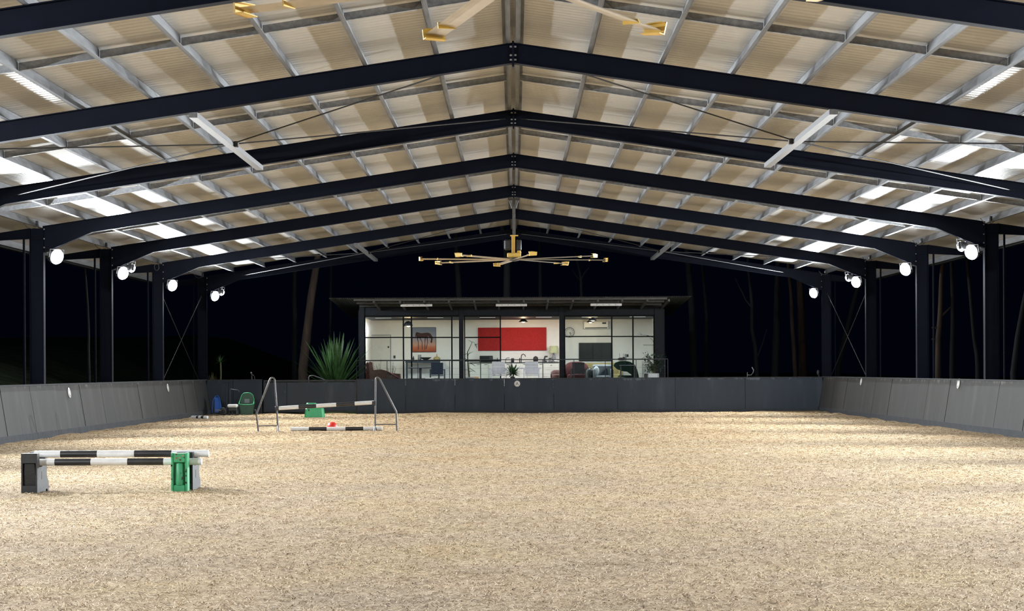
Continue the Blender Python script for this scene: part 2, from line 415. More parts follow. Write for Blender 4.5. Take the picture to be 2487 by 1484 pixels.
r = MB(); r.box(-10.8, GX0-.05, WALLY-.02, WALLY+.1, 1.195, 1.225); r.box(GX1, 10.8, WALLY-.02, WALLY+.1, 1.195, 1.225); r.build('top_rail', M['sill'], wb)
# gate
gt = thing('arena_gate', 'dark panelled gate in the far kick wall behind the jump', 'gate', ((GX0+GX1)/2, WALLY+.03, 0))
w = (GX1-GX0)/2
mb = MB(); mb.box(-w+.05, -w*.5-.006, -.02, .02, .14, 1.12); mb.box(-w*.5+.006, w-.05, -.02, .02, .14, 1.12); mb.build('panel', M['kickb'], gt)
mb = MB()
mb.box(-w, -w+.05, -.03, .03, .08, 1.2); mb.box(w-.05, w, -.03, .03, .08, 1.2); mb.box(-w+.05, w-.05, -.03, .03, 1.14, 1.2); mb.box(-w+.05, w-.05, -.03, .03, .08, .14)
mb.build('gate_frame', M['sill'], gt)
mb = MB(); mb.ell((-w*.55, -.035, .8), (.025, .02, .025)); mb.build('latch', M['galv2'], gt)

# ------------------------------------------------------------------ portal frames
FN = ['first', 'second', 'third', 'fourth', 'fifth', 'sixth']
def portal(i, y):
    far = i == 6
    lab = ('plain navy steel gable frame at the far end of the roof' if far else 'navy steel portal frame, %s in view counting from the camera' % FN[i])
    t = thing('portal_frame', lab, 'roof frame', (0, y, -0.3), 'navy steel portal frames')
    z = lambda v: v + 0.3
    for s in (-1, 1):
        def P(*pp): return [(s*x, z(h)) for x, h in pp]
        xa, xb = 0.015, XC0
        rt, rb = lambda x: rtop(x), lambda x: rtop(x) - RD
        mb = MB()
        mb.prism(P((xa, rt(xa)), (xb, rt(xb)), (xb, rb(xb)), (xa, rb(xa))), -.005, .005)
        mb.prism(P((xa, rt(xa)), (xb, rt(xb)), (xb, rt(xb)-.014), (xa, rt(xa)-.014)), -.083, .083)
        mb.prism(P((xa, rb(xa)+.014), (xb-1.1, rb(xb-1.1)+.014), (xb-1.1, rb(xb-1.1)), (xa, rb(xa))), -.083, .083)
        mb.build('rafter', M['steel'], t)
        mb = MB(); k = XC0-1.12; d = .30
        mb.prism(P((k, rb(k)), (XC0, rb(XC0)), (XC0, rb(XC0)-d)), -.005, .005)
        mb.prism(P((k, rb(k)+.012), (XC0, rb(XC0)-d+.012), (XC0, rb(XC0)-d), (k, rb(k))), -.083, .083)
        mb.build('haunch', M['steel'], t)
        mb = MB(); top = rt(XC0)+.3
        mb.box(s*XC0, s*(XC0+.015), -.085, .085, 0, top); mb.box(s*(XC1-.015), s*XC1, -.085, .085, 0, rt(XC1)+.3)
        mb.box(s*(XC0+.015), s*(XC1-.015), -.005, .005, 0, rt(XC1)+.3)
        mb.box(s*(XC0+.015), s*(XC1-.015), -.08, .08, z(rb(XC0)), z(rb(XC0)+.012))
        mb.build('column', M['steel'], t)
        mb = MB(); e = XE-.05
        mb.prism(P((XC1, rt(XC1)), (e, rt(e)), (e, rt(e)-.10), (XC1, rt(XC1)-.24)), -.005, .005)
        mb.prism(P((XC1, rt(XC1)), (e, rt(e)), (e, rt(e)-.012), (XC1, rt(XC1)-.012)), -.06, .06)
        mb.prism(P((XC1, rt(XC1)-.228), (e, rt(e)-.088), (e, rt(e)-.10), (XC1, rt(XC1)-.24)), -.06, .06)
        mb.build('outrigger', M['steel'], t)
        mb = MB(); mb.tube([(s*(XC1+.16), .05, 0), (s*(XC1+.16), .05, z(rt(XC1+.16))-.1)], .028, 8); mb.build('downpipe', M['steel'], t)
        for h in (.10, .30, .52):
            mb = MB(); mb.lathe([(.018, -.012), (.018, .012), (.0, .014)], (s*(XC0-.012), -.05, z(rb(XC0)-d+.02+h)), 6, 'x'); mb.build('bolt', M['galv'], t)
    mb = MB(); mb.box(-.015, .015, -.10, .10, z(HR-RD-.06), z(HR+.02)); mb.build('ridge_plate', M['steel'], t)
    for s in (-1, 1):
        for h in (.05, .12, .25):
            mb = MB(); mb.lathe([(.016, -.02), (.016, .02)], (s*.03, -.06, z(HR-RD+h)), 6, 'x'); mb.build('bolt', M['galv'], t)
for i, y in enumerate(FR): portal(i, y)

# ------------------------------------------------------------------ purlins (galvanised Z sections running down the building)
PX = [0.10] + [0.10 + 1.085*k for k in range(1, 11)] + [XE-.06]
side = {-1: 'left', 1: 'right'}
for s in (-1, 1):
    for k, X in enumerate(PX):
        zt = rtop(X) + .001
        y1 = YG + .12
        zp = MB(); fl = .06; t_ = .012
        pts = [(X-.003, zt), (X+.003+t_/2, zt), (X+.003+t_/2, zt+PUR), (X-.003, zt+PUR)]
        zp.prism([(s*a, b) for a, b in pts], YN, y1)
        zp.prism([(s*a, b) for a, b in [(X-fl, zt), (X, zt), (X, zt+.008), (X-fl, zt+.008)]], YN, y1)
        zp.prism([(s*a, b) for a, b in [(X, zt+PUR-.008), (X+fl, zt+PUR-.012), (X+fl, zt+PUR-.004), (X, zt+PUR)]], YN, y1)
        lab = 'galvanised steel purlin running lengthwise, %s from the ridge on the %s roof slope' % (ORD[k], side[s])
        tag(zp.build('roof_purlin', M['purlin']), lab, 'purlin', 'galvanised purlins of the %s roof slope' % side[s])

# roof skin
for s in (-1, 1):
    mb = MB(); th = .02; o = PUR + .006; y1 = YG + .15
    a, b = (0, rtop(0)+o), (s*XE, rtop(XE)+o)
    # corrugated in the length direction: finely stepped surface
    nyy = int((y1-YN)/0.19*4); vs = []
    for j in range(nyy+1):
        y = YN + (y1-YN)*j/nyy; dz = [0, .003, .003, 0][j % 4]
        vs += [(a[0], y, a[1]+dz), (b[0], y, b[1]+dz), (a[0], y, a[1]+dz+.012), (b[0], y, b[1]+dz+.012)]
    fs = []
    for j in range(nyy):
        p, q = j*4, j*4+4
        fs += [(p, p+1, q+1, q), (p+2, q+2, q+3, p+3)]
    mb.add(vs, fs)
    struct(mb.build('ceiling', M['roof']), 'cream metal roof sheeting over the %s half of the arena' % side[s])
    g = MB(); g.box(s*(XE+.015), s*(XE+.155), YN, y1, rtop(XE)-.02, rtop(XE)+PUR+.03)
    tag(g.build('eave_gutter', M['frame']), 'long dark gutter along the %s eave of the arena roof' % side[s], 'gutter')

# bridging rows at mid bay
PB = PX[:-1]
starts = [FR[0]-BAY] + FR[:-1]
BN = ['nearest the camera', 'second from the camera', 'third from the camera', 'fourth from the camera', 'fifth from the camera', 'sixth from the camera', 'just before the far gable']
for bi, y0 in enumerate(starts):
    ym = y0 + BAY*.52
    for s in (-1, 1):
        t = thing('bridging_row', 'row of galvanised bridging pieces between %s slope purlins, roof bay %s' % (side[s], BN[bi]), 'bridging', (0, ym, 0), 'bridging rows between the purlins')
        for k in range(len(PB)-1):
            xa, xb = PB[k]+.015, PB[k+1]-.015
            za, zb = rtop(xa)+.03, rtop(xb)+.03
            mb = MB()
            mb.prism([(s*xa, za), (s*xb, zb), (s*xb, zb+.115), (s*xa, za+.115)], -.003, .003)
            mb.prism([(s*xa, za), (s*xb, zb), (s*xb, zb+.006), (s*xa, za+.006)], -.05, -.003)
            # folded end tabs
            mb.prism([(s*xa, za), (s*(xa+.14), rtop(xa+.14)+.03), (s*xa, za+.11)], -.035, -.031)
            mb.prism([(s*xb, zb), (s*(xb-.14), rtop(xb-.14)+.03), (s*xb, zb+.11)], -.035, -.031)
            mb.build('bridging_piece', M['galv'], t)

# roof bracing: struts and crossed rods in two bays
XS = 4.86
for (ya, yb, bn, bn2) in ((FR[1], FR[2], 'between the second and third frames', 'near bay'), (FR[5], FR[6], 'in the last bay before the gable', 'last bay')):
    for s in (-1, 1):
        zr = rtop(XS)-RD
        mb = MB(); mb.box(s*XS-.065, s*XS+.065, ya-.08, yb+.08, zr-.085, zr-.002)
        st = tag(mb.build('roof_strut', M['galv2']), 'grey square tube strut under the %s rafters %s' % (side[s], bn), 'roof strut')
        ym = (ya+yb)/2; zc = zr-.04
        n = MB(); n.box(s*(XS-.14), s*(XS-.065), ym-.05, ym+.05, zc-.05, zc+.05, .01); n.build('rod_connector', M['rod'], st)
        for (P0, P1, dn) in ((( .15, ya, rtop(.15)-.15), (9.57, yb, rtop(9.57)-.17), 'running to its far eave'), ((.15, yb, rtop(.15)-.15), (9.57, ya, rtop(9.57)-.17), 'running to its near eave')):
            r = MB(); a, b = Vector((s*P0[0], P0[1], P0[2])), Vector((s*P1[0], P1[1], P1[2]))
            r.tube([a, Vector((s*XS, ym, zc-.0)), b], .012, 6)
            tag(r.build('brace_rod', M['rod']), 'thin dark brace rod, %s roof slope, %s, %s' % (side[s], bn2, dn), 'brace rod')
for s in (-1, 1):
    for (z0, z1, dn) in ((.95, 4.15, 'rising away from the camera'), (4.15, .95, 'falling away from the camera')):
        r = MB(); r.tube([(s*10.98, FR[5]+.1, z0), (s*10.98, FR[6]-.1, z1)], .012, 6)
        tag(r.build('brace_rod', M['rod']), 'crossed wall brace rod between the last two %s columns, %s' % (side[s], dn), 'brace rod')

# ------------------------------------------------------------------ floodlights
def flood(x, y, z, face, label, w=.38, on=1.0):
    """face: direction the lens looks"""
    t = thing('floodlight', label, 'floodlight', (x, y, z), 'floodlights on the arena columns')
    d = Vector(face).normalized(); q = d.to_track_quat('-Y', 'Z')
    t.rotation_euler = q.to_euler()
    mb = MB(); mb.box(-w*.42, w*.42, 0.0, .07, -w*.4, w*.4, .03)
    for k in range(6): mb.box(-w/2+.03+k*(w-.07)/5, -w/2+.04+k*(w-.07)/5, .07, .11, -w*.3, w*.3)
    mb.build('housing', M['greyp'], t)
    mb = MB(); mb.lathe([(.0, -.07*w/.34), (w*.25, -.062*w/.34), (w*.42, -.035*w/.34), (w*.46, -.001), (.0, -.001)], n=24, axis='y'); mb.build('lens', M['lens'], t)
    mb = MB()
    mb.box(-w/2-.015, -w/2-.005, .02, .05, -.02, .16); mb.box(w/2+.005, w/2+.015, .02, .05, -.02, .16); mb.box(-w/2-.015, w/2+.015, .02, .05, .16, .17)
    mb.build('bracket', M['galv2'], t)
    if on:
        l = bpy.data.lights.new('lamp_light', 'AREA'); l.energy = LAMP_W*on; l.color = (0.90, 0.96, 1.0)
        l.shape = 'RECTANGLE'; l.size = w*.5; l.size_y = w*.3; l.spread = math.radians(116)
        lo = bpy.data.objects.new('lamp_light', l); C.objects.link(lo); lo.parent = t; lo.location = (0, -.085, 0); lo.rotation_euler = (-PI/2, 0, 0)
    return t
NM = {0: 'first frame in view', 1: 'second frame in view', 2: 'third frame in view', 3: 'fourth frame in view', 4: 'fifth frame in view', 5: 'sixth frame in view', 6: 'far gable frame'}
LZ = CAMH + 2.67
for s in (-1, 1):
    for i, y in enumerate(FR):
        flood(s*10.52, y+.03, LZ, (-s*.80, -.60, -.24), 'glowing white floodlight on the %s column of the %s' % (side[s], NM[i]))
    for i in ((0, 2, 4, 6) if s < 0 else (1, 3, 5)):
        y = FR[i]
        flood(s*10.30, y+.12, LZ+.14, (-s*.55, .82, -.18), 'small floodlight facing away beside the %s column of the %s' % (side[s], NM[i]), .26, on=.15)
for s in (-1, 1):
    flood(s*10.30, FR[0]-BAY+.1, LZ+.1, (-s*.5, .85, -.15), 'floodlight aimed at the studio, %s side behind the picture edge' % side[s], on=.3)
    for yy in (FR[0]-BAY, FR[0]-2*BAY+.2): flood(s*10.52, yy, LZ, (-s*.80, -.60, -.24), 'floodlight on the %s column %s the picture edge' % (side[s], 'just behind' if yy > 10 else 'well behind'))

# junction boxes with a looped cable at the column heads
for s, ii in ((-1, (3, 4, 5, 6)), (1, (3, 4, 5, 6))):
    for i in ii:
        y = FR[i]
        t = thing('junction_box', 'small black cable box above the %s column head of the %s' % (side[s], NM[i]), 'junction box', (s*10.95, y-.14, rtop(10.95)+.005), 'cable boxes over the columns')
        mb = MB(); mb.box(-.055, .055, -.05, .05, .0, .13, .01); mb.build('box', M['blackp'], t)
        mb = MB(); mb.lathe([(.025, 0), (.03, .03), (.0, .035)], (-s*0-.075, 0, .05), 10, 'x'); mb.build('cap', M['whitepl'], t)
        mb = MB()
        big = 2.6 if i == 5 and s < 0 else 1
        mb.tube([(.06, -.055, .02), (.0, -.06, -.03*big), (-.09, -.06, -.05*big), (-.19, -.06, -.02), (-.28, -.06, .08)] if big == 1 else [(-.02, -.06, .02), (-.08, -.06, -.1), (-.06, -.06, -.2), (.0, -.06, -.24), (.06, -.06, -.18), (.06, -.06, -.08), (.0, -.06, .0)], .008, 6)
        mb.build('cable', M['galv2'], t)

# ------------------------------------------------------------------ ceiling fans
def fan(y, a0, label, ztop):
    zc = CAMH + 3.19
    t = thing('ceiling_fan', label, 'ceiling fan', (0, y, zc), 'giant eight-blade ceiling fans')
    R = 2.78
    mb = MB(); mb.lathe([(.0, -.05), (.05, -.05), (.16, -.02), (.16, .03), (.10, .06), (.0, .06)], n=20); mb.build('hub', M['galv2'], t)
    mb = MB(); mb.box(-.2, .2, -.16, .16, .07, .19, .02); mb.lathe([(.07, .19), (.055, .26)], (.14, 0, 0)); mb.build('gearbox', M['yellow'], t)
    mb = MB(); mb.box(-.075, -.045, -.05, .05, .19, .68); mb.box(.0, .03, -.05, .05, .19, .68); mb.box(-.075, .03, -.02, .02, .19, .68)
    mb.box(-.11, .12, -.09, .09, .68, .705); mb.build('mounting_stand', M['yellow'], t)
    mb = MB(); mb.box(-.29, -.08, -.1, .1, .28, .58, .04); mb.build('control_box', M['blackp'], t)
    mb = MB(); mb.lathe([(.0, .26), (.07, .27), (.075, .30), (.075, .54), (.06, .575), (.0, .58)], (.14, 0, 0)); mb.build('motor', M['blackp'], t)
    mb = MB(); mb.box(-.045, .045, -.045, .045, .705, ztop-zc-.1); mb.build('drop_tube', M['galv2'], t)
    mb = MB(); mb.box(-.17, .17, -.05, .05, ztop-zc-.1, ztop-zc-.05); mb.box(-.17, -.14, -.05, .05, ztop-zc-.05, ztop-zc+.08); mb.box(.14, .17, -.05, .05, ztop-zc-.05, ztop-zc+.08)
    mb.tube([(-.14, 0, ztop-zc-.08), (-.05, 0, ztop-zc-.32)], .012); mb.tube([(.14, 0, ztop-zc-.08), (.05, 0, ztop-zc-.32)], .012)
    mb.build('ridge_bracket', M['galv2'], t)
    first = None
    for k in range(8):
        a = math.radians(a0 + 45*k)
        if first is None:
            mb = MB(); c = .085
            prof = [(-c, 0), (-c*.6, .016), (0, .022), (c*.6, .014), (c, 0), (c*.5, .004), (0, .006), (-c*.6, .002)]
            tilt = math.radians(9)
            pr = [(p*math.cos(tilt)-q*math.sin(tilt), p*math.sin(tilt)+q*math.cos(tilt)) for p, q in prof]
            mb.prism(pr, .12, R-.05, 'x')
            b = mb.build('blade', M['blade'], t)
            w_ = MB()   # tip winglet: a yellow swept plate with its fold
            w_.prism([(-.10, -.05), (.10, -.04), (.11, .055), (-.02, .07), (-.13, .065)], R-.05, R-.03, 'x')
            w_.prism([(-.10, -.05), (.10, -.04), (.10, -.032), (-.10, -.042)], R-.14, R-.03, 'x')
            w_.prism([(-.12, .058), (.10, .05), (.08, .058), (-.10, .066)], R-.11, R-.03, 'x')
            w_.build('winglet', M['yellow'], b)
            cl = MB(); cl.prism([(-.09, -.02), (.08, -.02), (.085, .035), (-.07, .02)], R*.8, R*.8+.015, 'x'); cl.build('fin', M['yellow'], b)
            first = b; b.rotation_euler.z = a
        else:
            b = first.copy(); C.objects.link(b); b.parent = t; b.rotation_euler.z = a
            for ch in first.children:
                c2 = ch.copy(); C.objects.link(c2); c2.parent = b
    return t
fan(54.5, 11, 'giant yellow and silver ceiling fan hanging above the studio in view', HR+.02)
fan(15.4, 16, 'near ceiling fan with silver blades reaching in at the top edge', HR+.02)

# ------------------------------------------------------------------ letter markers on the kick walls
def font_mesh(txt, size, name, material, parent, rot, loc, depth=.003):
    cu = bpy.data.curves.new(name, 'FONT'); cu.body = txt; cu.size = size; cu.align_x = 'CENTER'; cu.align_y = 'CENTER'; cu.extrude = depth
    o = bpy.data.objects.new(name, cu); C.objects.link(o)
    dg = bpy.context.evaluated_depsgraph_get(); me = bpy.data.meshes.new_from_object(o.evaluated_get(dg))
    bpy.data.objects.remove(o); me.materials.append(material)
    m = bpy.data.objects.new(name, me); C.objects.link(m); m.parent = parent; m.rotation_euler = rot; m.location = loc
    return m
p = px(1256, 932, WALLY-.02)
t = thing('letter_marker', 'round white arena marker with the letter A on the far kick wall', 'marker', (p.x, WALLY-.004, p.z))
mb = MB(); mb.lathe([(.0, -.012), (.102, -.012), (.105, 0), (.0, 0)], n=28, axis='y'); mb.build('disc', M['whitepl'], t)
font_mesh('A', .15, 'letter', M['pblack'], t, (PI/2, 0, 0), (0, -.0135, 0))
for (u, v, s, lab) in ((167, 954, -1, 'white oval-looking arena marker on the left kick wall, nearer the camera'), (407, 942, -1, 'white arena marker on the left kick wall near the far corner'),
                       (2327, 932, 1, 'white arena marker on the right kick wall, nearer the camera'), (2091, 926, 1, 'white arena marker on the right kick wall near the far corner')):
    Y = F*10.74/abs(u-VPX); p = px(u, v, Y)
    zz = p.z; xw = (10.60 + .17*(zz-.16)/1.04)
    t = thing('letter_marker', lab, 'marker', (s*(xw-.010), Y, zz)); t.rotation_euler = (0, s*math.atan(.17/1.04), 0)
    mb = MB(); mb.lathe([(.0, -.008), (.122, -.008), (.126, .004), (.0, .004)], n=28, axis='x'); mb.build('disc', M['whitepl'], t)
    mb = MB(); prof = [(.075, 0), (.09, 0)]
    vs = []; fs = []
    for k in range(24):
        a = 2*PI*k/24
        for r_ in (.07, .085): vs.append((-s*.011, r_*math.cos(a)*.7, r_*math.sin(a)))
    for k in range(24):
        j = (k+1) % 24; fs.append((k*2, k*2+1, j*2+1, j*2))
    mb.add(vs, fs); mb.build('letter', M['greyp'], t)

# ------------------------------------------------------------------ jumps
def banded_pole(a, b, r, bands, name, label, group=None):
    """bands: list of (t0,t1,'w'|'b')"""
    a, b = Vector(a), Vector(b); t = thing(name, label, 'jump pole', ((a+b)/2), group)
    c = (a+b)/2
    for t0, t1, k in bands:
        mb = MB(); p0 = a.lerp(b, t0)-c; p1 = a.lerp(b, t1)-c
        mb.tube([p0, p1], r*(1.004 if k == 'b' else 1), 16)
        o = mb.build('white_band' if k == 'w' else 'black_band', M['white'] if k == 'w' else M['pblack'], t)
    return t
# far cross-country style wire wings
def wing(name, label, Y, foot_out, bend_out, arc, mid_in, foot_in, bar, split):
    P = lambda q: px(q[0], q[1], Y)
    base = P(foot_in); base.z = 0
    t = thing(name, label, 'jump stand', base)
    lo = lambda v: Vector(v) - base
    g = lambda q: Vector((P(q).x, Y, max(P(q).z, .0)))
    def foot(q, dy=0):
        v = P(q); return Vector((v.x, Y+dy, -.01))
    fo, bo, mi, fi = foot(foot_out), g(bend_out), g(mid_in), foot(split[0], -.0)
    pts = [lo(fo), lo(bo)] + [lo(g(q)) for q in arc] + [lo(mi), lo(g(split[2]))]
    mb = MB(); mb.tube(pts, .022, 10); mb.build('bent_tube', M['galv2'], t)
    mb = MB(); mb.tube([lo(g(split[2])), lo(foot(split[0], -.22))], .02, 8); mb.build('leg', M['galv2'], t)
    mb = MB(); mb.tube([lo(g(split[2])), lo(foot(split[1], .22))], .02, 8); mb.build('leg', M['galv2'], t)
    mb = MB(); mb.tube([lo(g(bar[0])), lo(g(bar[1]))], .013, 8); mb.build('crossbar', M['galv2'], t)
    return t
JY = 47.1
w1 = wing('jump_wing', 'left bent steel tube jump wing, beside the green muck cart', JY, (628, 1049), (622.5, 1007), [(655.5, 922), (657.5, 919), (661, 917.3), (665, 918.5), (667, 922)], (671.6, 984), (675, 1049), ((627, 1034.5), (674.5, 1033.5)), ((679, 1049), (671, 1050), (674.7, 1034)))
w2 = wing('jump_wing', 'right bent steel tube jump wing, in front of the studio', JY, (964, 1046), (962.5, 1000), [(923, 922), (920, 918), (916.5, 916.3), (913.5, 918.5), (912.6, 923)], (911.5, 990), (911, 1049), ((911.5, 1031), (962.8, 1031)), ((910, 1048), (914, 1048), (911.5, 1035)))
# rail cups
for wg, q in ((w1, (673.5, 990)), (w2, (908.5, 977))):
    p = px(q[0], q[1], JY); mb = MB(); c = p - wg.location
    mb.box(c.x-.05, c.x+.05, -.09, .03, c.z-.07, c.z+.03, .01); mb.build('pole_cup', M['blackp'], wg)
banded_pole(px(677, 991.5, JY-.04), px(908, 977.5, JY-.04), .048, [(0, .21, 'w'), (.21, .395, 'b'), (.395, .605, 'w'), (.605, .80, 'b'), (.80, 1, 'w')], 'jump_pole', 'tilted black and white pole hanging between the steel wings')
a = px(706, 1044, 47.5); b = px(928, 1043, 47.5); a.z = b.z = .05
banded_pole(a, b, .048, [(0, .2, 'w'), (.2, .395, 'b'), (.395, .6, 'w'), (.6, .795, 'b'), (.795, 1, 'w')], 'ground_pole', 'black and white pole lying on the footing below the tilted pole')
p = px(807, 1040, 49.0)
mb = MB(); mb.lathe([(.135, 0), (.135, .05), (.125, .10), (.10, .145), (.06, .175), (.0, .19)], n=24)
mb.box(-.22, -.09, -.02, .02, 0, .045)
o = mb.build('marker_dome', M['red']); o.location = (p.x, 49.0, 0.0); tag(o, 'small red plastic dome on the footing behind the ground pole', 'marker dome')

# mounting block
p = px(764.5, 1011, 61.6)
t = thing('mounting_block', 'mint green plastic two step mounting block standing behind the tilted pole', 'mounting block', (p.x, 61.6, 0))
mb = MB()
def frus(mb, x0, x1, y0, y1, z0, z1, tp, r=.05):
    def ring(x0,x1,y0,y1,z,c): return [(x0+c,y0,z),(x1-c,y0,z),(x1,y0+c,z),(x1,y1-c,z),(x1-c,y1,z),(x0+c,y1,z),(x0,y1-c,z),(x0,y0+c,z)]
    vs = ring(x0,x1,y0,y1,z0,r) + ring(x0+tp,x1-tp,y0+tp,y1-tp,z1-.02,r) + ring(x0+tp+.02,x1-tp-.02,y0+tp+.02,y1-tp-.02,z1,r)
    fs = [tuple(range(7,-1,-1)), tuple(range(16,24))] + [(q*8+i, q*8+(i+1)%8, q*8+8+(i+1)%8, q*8+8+i) for q in range(2) for i in range(8)]
    mb.add(vs, fs)
frus(mb, -.32, .32, -.25, .2, 0, .30, .03); frus(mb, -.29, .06, -.12, .2, .29, .47, .02)
mb.build('body', M['mint'], t)
mb = MB(); mb.lathe([(.03, -.004), (.03, .004)], (-.17, -.225, .24), 12, 'y'); mb.build('hand_hole', M['pblack'], t)

# foreground plastic blocks with two poles
def block_profile(d, n1, n2):
    # (y,z) outline: front plate, two pole notches, rear post, waisted back
    return [(0, 0), (0, .5), (.11, .5), (.12, .35), (.13, .325), (.25, .325), (.27, .40), (.29, .415), (.41, .415), (.43, .5), (d-.03, .5), (d-.03, .36), (d-.07, .28), (d-.07, .22), (d-.02, .16), (d+.03, .12), (d+.035, 0), (d-.02, 0), (d-.05, .035), (d-.11, .035), (d-.14, 0)]
def jump_block(loc, w, d, m_side, m_face, label, name='jump_block'):
    t = thing(name, label, 'jump block', loc)
    mb = MB(); mb.prism([(y+.05, z) if i < 2 else (y, z) for i, (y, z) in enumerate(block_profile(d, 0, 0))], -w/2, w/2, 'x')
    mb.box(-w/2, -w/2+.018, 0, .05, 0, .5); mb.box(w/2-.018, w/2, 0, .05, 0, .5); mb.box(-w/2+.018, w/2-.018, 0, .05, .38, .5); mb.box(-w/2+.018, w/2-.018, 0, .05, 0, .1)
    o = mb.build('body', m_side, t)
    mb = MB(); mb.box(w/2, w/2+.003, d*.40, d*.40+.045, .17, .27); mb.build('hand_slot', M['pblack'], t)
    mb = MB(); mb.hexa([(-w/2+.02,.045,.10),(w/2-.02,.045,.10),(w/2-.02,.05,.10),(-w/2+.02,.05,.10),(-w/2+.04,.02,.37),(w/2-.04,.02,.37),(w/2-.02,.05,.37),(-w/2+.02,.05,.37)])
    mb.build('recess_panel', m_face, t)
    return t
FY = 23.5
pL = px(71, 1190, FY); pR = px(435.5, 1188, FY)
jump_block((pL.x, FY, -.01), .20, .55, M['greyp'], M['blackp'], 'black plastic jump block holding the left ends of the near poles')
# green block: its own shape, thin, with panelled front
t = thing('jump_block', 'worn green plastic jump block at the right of the near jump', 'jump block', (pR.x, FY, -.01))
mb = MB(); w = .205
mb.box(-w/2, -w/2+.03, 0, .16, 0, .5, .008); mb.box(w/2-.03, w/2, 0, .16, 0, .5, .008); mb.box(-w/2+.03, w/2-.03, .0, .11, .38, .495, .008); mb.box(-w/2+.03, w/2-.03, 0, .16, 0, .1, .012); mb.box(-w/2+.03, w/2-.03, .05, .11, .1, .38)
mb.lathe([(.05, .10), (.055, .13), (.05, .36), (.03, .375)], (0, .045, 0), 14)
o = mb.build('body', M['green'], t)
mb = MB()
random.seed(5)
for k in range(16):
    xx = random.choice([-w/2+.012, w/2-.016, random.uniform(-.06, .06)]); zz = random.uniform(.12, .47)
    mb.box(xx-random.uniform(.004, .012), xx+random.uniform(.004, .012), -.002, .0005, zz-random.uniform(.004, .014), zz+random.uniform(.004, .014))
tag(mb.build('scuffs', M['pblack'], t), 'dark scuffed spots')
mb = MB()
for k in range(9):
    xx = random.uniform(-.05, .05); zz = random.uniform(.40, .485)
    mb.box(xx-random.uniform(.004, .014), xx+random.uniform(.004, .014), -.0025, .0005, zz-random.uniform(.003, .009), zz+random.uniform(.003, .009))
tag(mb.build('label_remains', M['terracotta'], t), 'torn pale label remains')
jump_block((pR.x+.035, FY+.19, -.01), .20, .42+.13, M['greyp'], M['blackp'], 'charcoal plastic jump block standing right behind the green one')
yl, yu = FY+.20, FY+.37
a = px(92, 1116, yl); b = px(490, 1112.5, yl); a.z = b.z = .372
W5 = lambda: [(0, .105, 'w'), (.105, .325, 'b'), (.325, .548, 'w'), (.548, .768, 'b'), (.768, 1, 'w')]
banded_pole(a, b, .044, W5(), 'jump_pole', 'lower and nearer black and white pole resting on the near jump blocks')
a = px(84, 1098, yu); b = px(507, 1095, yu); a.z = b.z = .465
banded_pole(a, b, .044, [(0, .15, 'w'), (.15, .361, 'b'), (.361, .574, 'w'), (.574, .788, 'b'), (.788, 1, 'w')], 'jump_pole', 'upper and rear black and white pole resting on the near jump blocks')

# ------------------------------------------------------------------ things by the far left corner
# blue hand truck
p = px(531, 1009, 64.6)
t = thing('blue_barrow', 'blue barrow leaning in the far left corner with one black wheel', 'barrow', (p.x, 64.6, 0))
mb = MB(); mb.hexa([(-.12,-.1,.12),(.10,-.1,.12),(.10,.25,.12),(-.12,.25,.12),(-.22,.55,.62),(-.06,.55,.62),(-.06,.62,.62),(-.22,.62,.62)]); mb.build('tray', M['blue'], t)
mb = MB(); mb.tube([(.08,-.1,.12), (-.02, .4, .55), (-.12,.58,.68), (-.2,.58,.66), (-.26, .4, .5), (-.22,-.02,.1)], .016, 8); mb.build('handle', M['blue'], t)
mb = MB(); mb.box(-.1, .1, -.14, -.10, .17, .21); mb.build('crossbar', M['galv2'], t)
mb = MB(); mb.lathe([(.06, -.035), (.12, -.035), (.14, -.02), (.14, .02), (.12, .035), (.06, .035)], (.17, -.1, .14), 20, 'y'); mb.build('tyre', M['blackp'], t)
mb = MB(); mb.lathe([(.0, -.04), (.065, -.035), (.065, .035), (.0, .04)], (.17, -.1, .14), 16, 'y'); mb.build('rim', M['greyp'], t)
# small dark cart with white bag
p = px(565, 1010, 64.5)
t = thing('garden_cart', 'dark tube cart with a white tray between the blue barrow and green cart', 'cart', (p.x, 64.5, 0))
mb = MB(); mb.box(-.14, .16, -.12, .2, .16, .28, .02); mb.build('frame', M['blackp'], t)
for sx in (-.12, .0, .13):
    mb = MB(); mb.tube([(sx, -.05, .17), (sx+.01, -.07, 0)], .022, 8); mb.build('leg', M['blackp'], t)
mb = MB(); mb.box(-.16, .17, -.16, .18, .282, .39, .03); mb.build('tray', M['whitepl'], t)
mb = MB(); mb.tube([(-.13, .2, .25), (-.15, .42, .85), (-.12, .45, .90), (.13, .45, .86), (.17, .42, .80)], .014, 8); mb.build('handle', M['greyp'], t)
for sx in (-.13, .14):
    mb = MB(); mb.lathe([(.0, -.03), (.10, -.03), (.11, 0), (.10, .03), (.0, .03)], (sx, .12, .11), 16, 'x'); mb.build('wheel', M['blackp'], t)
# shovel leaning
mb = MB(); mb.tube([(px(552,930,65.9).x, 65.85, 1.12), (px(550,1000,65.7).x, 65.65, .02)], .015, 8); mb.tube([(px(545,929,65.9).x, 65.85, 1.13), (px(559,929,65.9).x, 65.85, 1.13)], .013, 8)
t = tag(mb.build('rake', M['greyp']), 'grey long handled rake propped upright against the far left wall', 'rake')
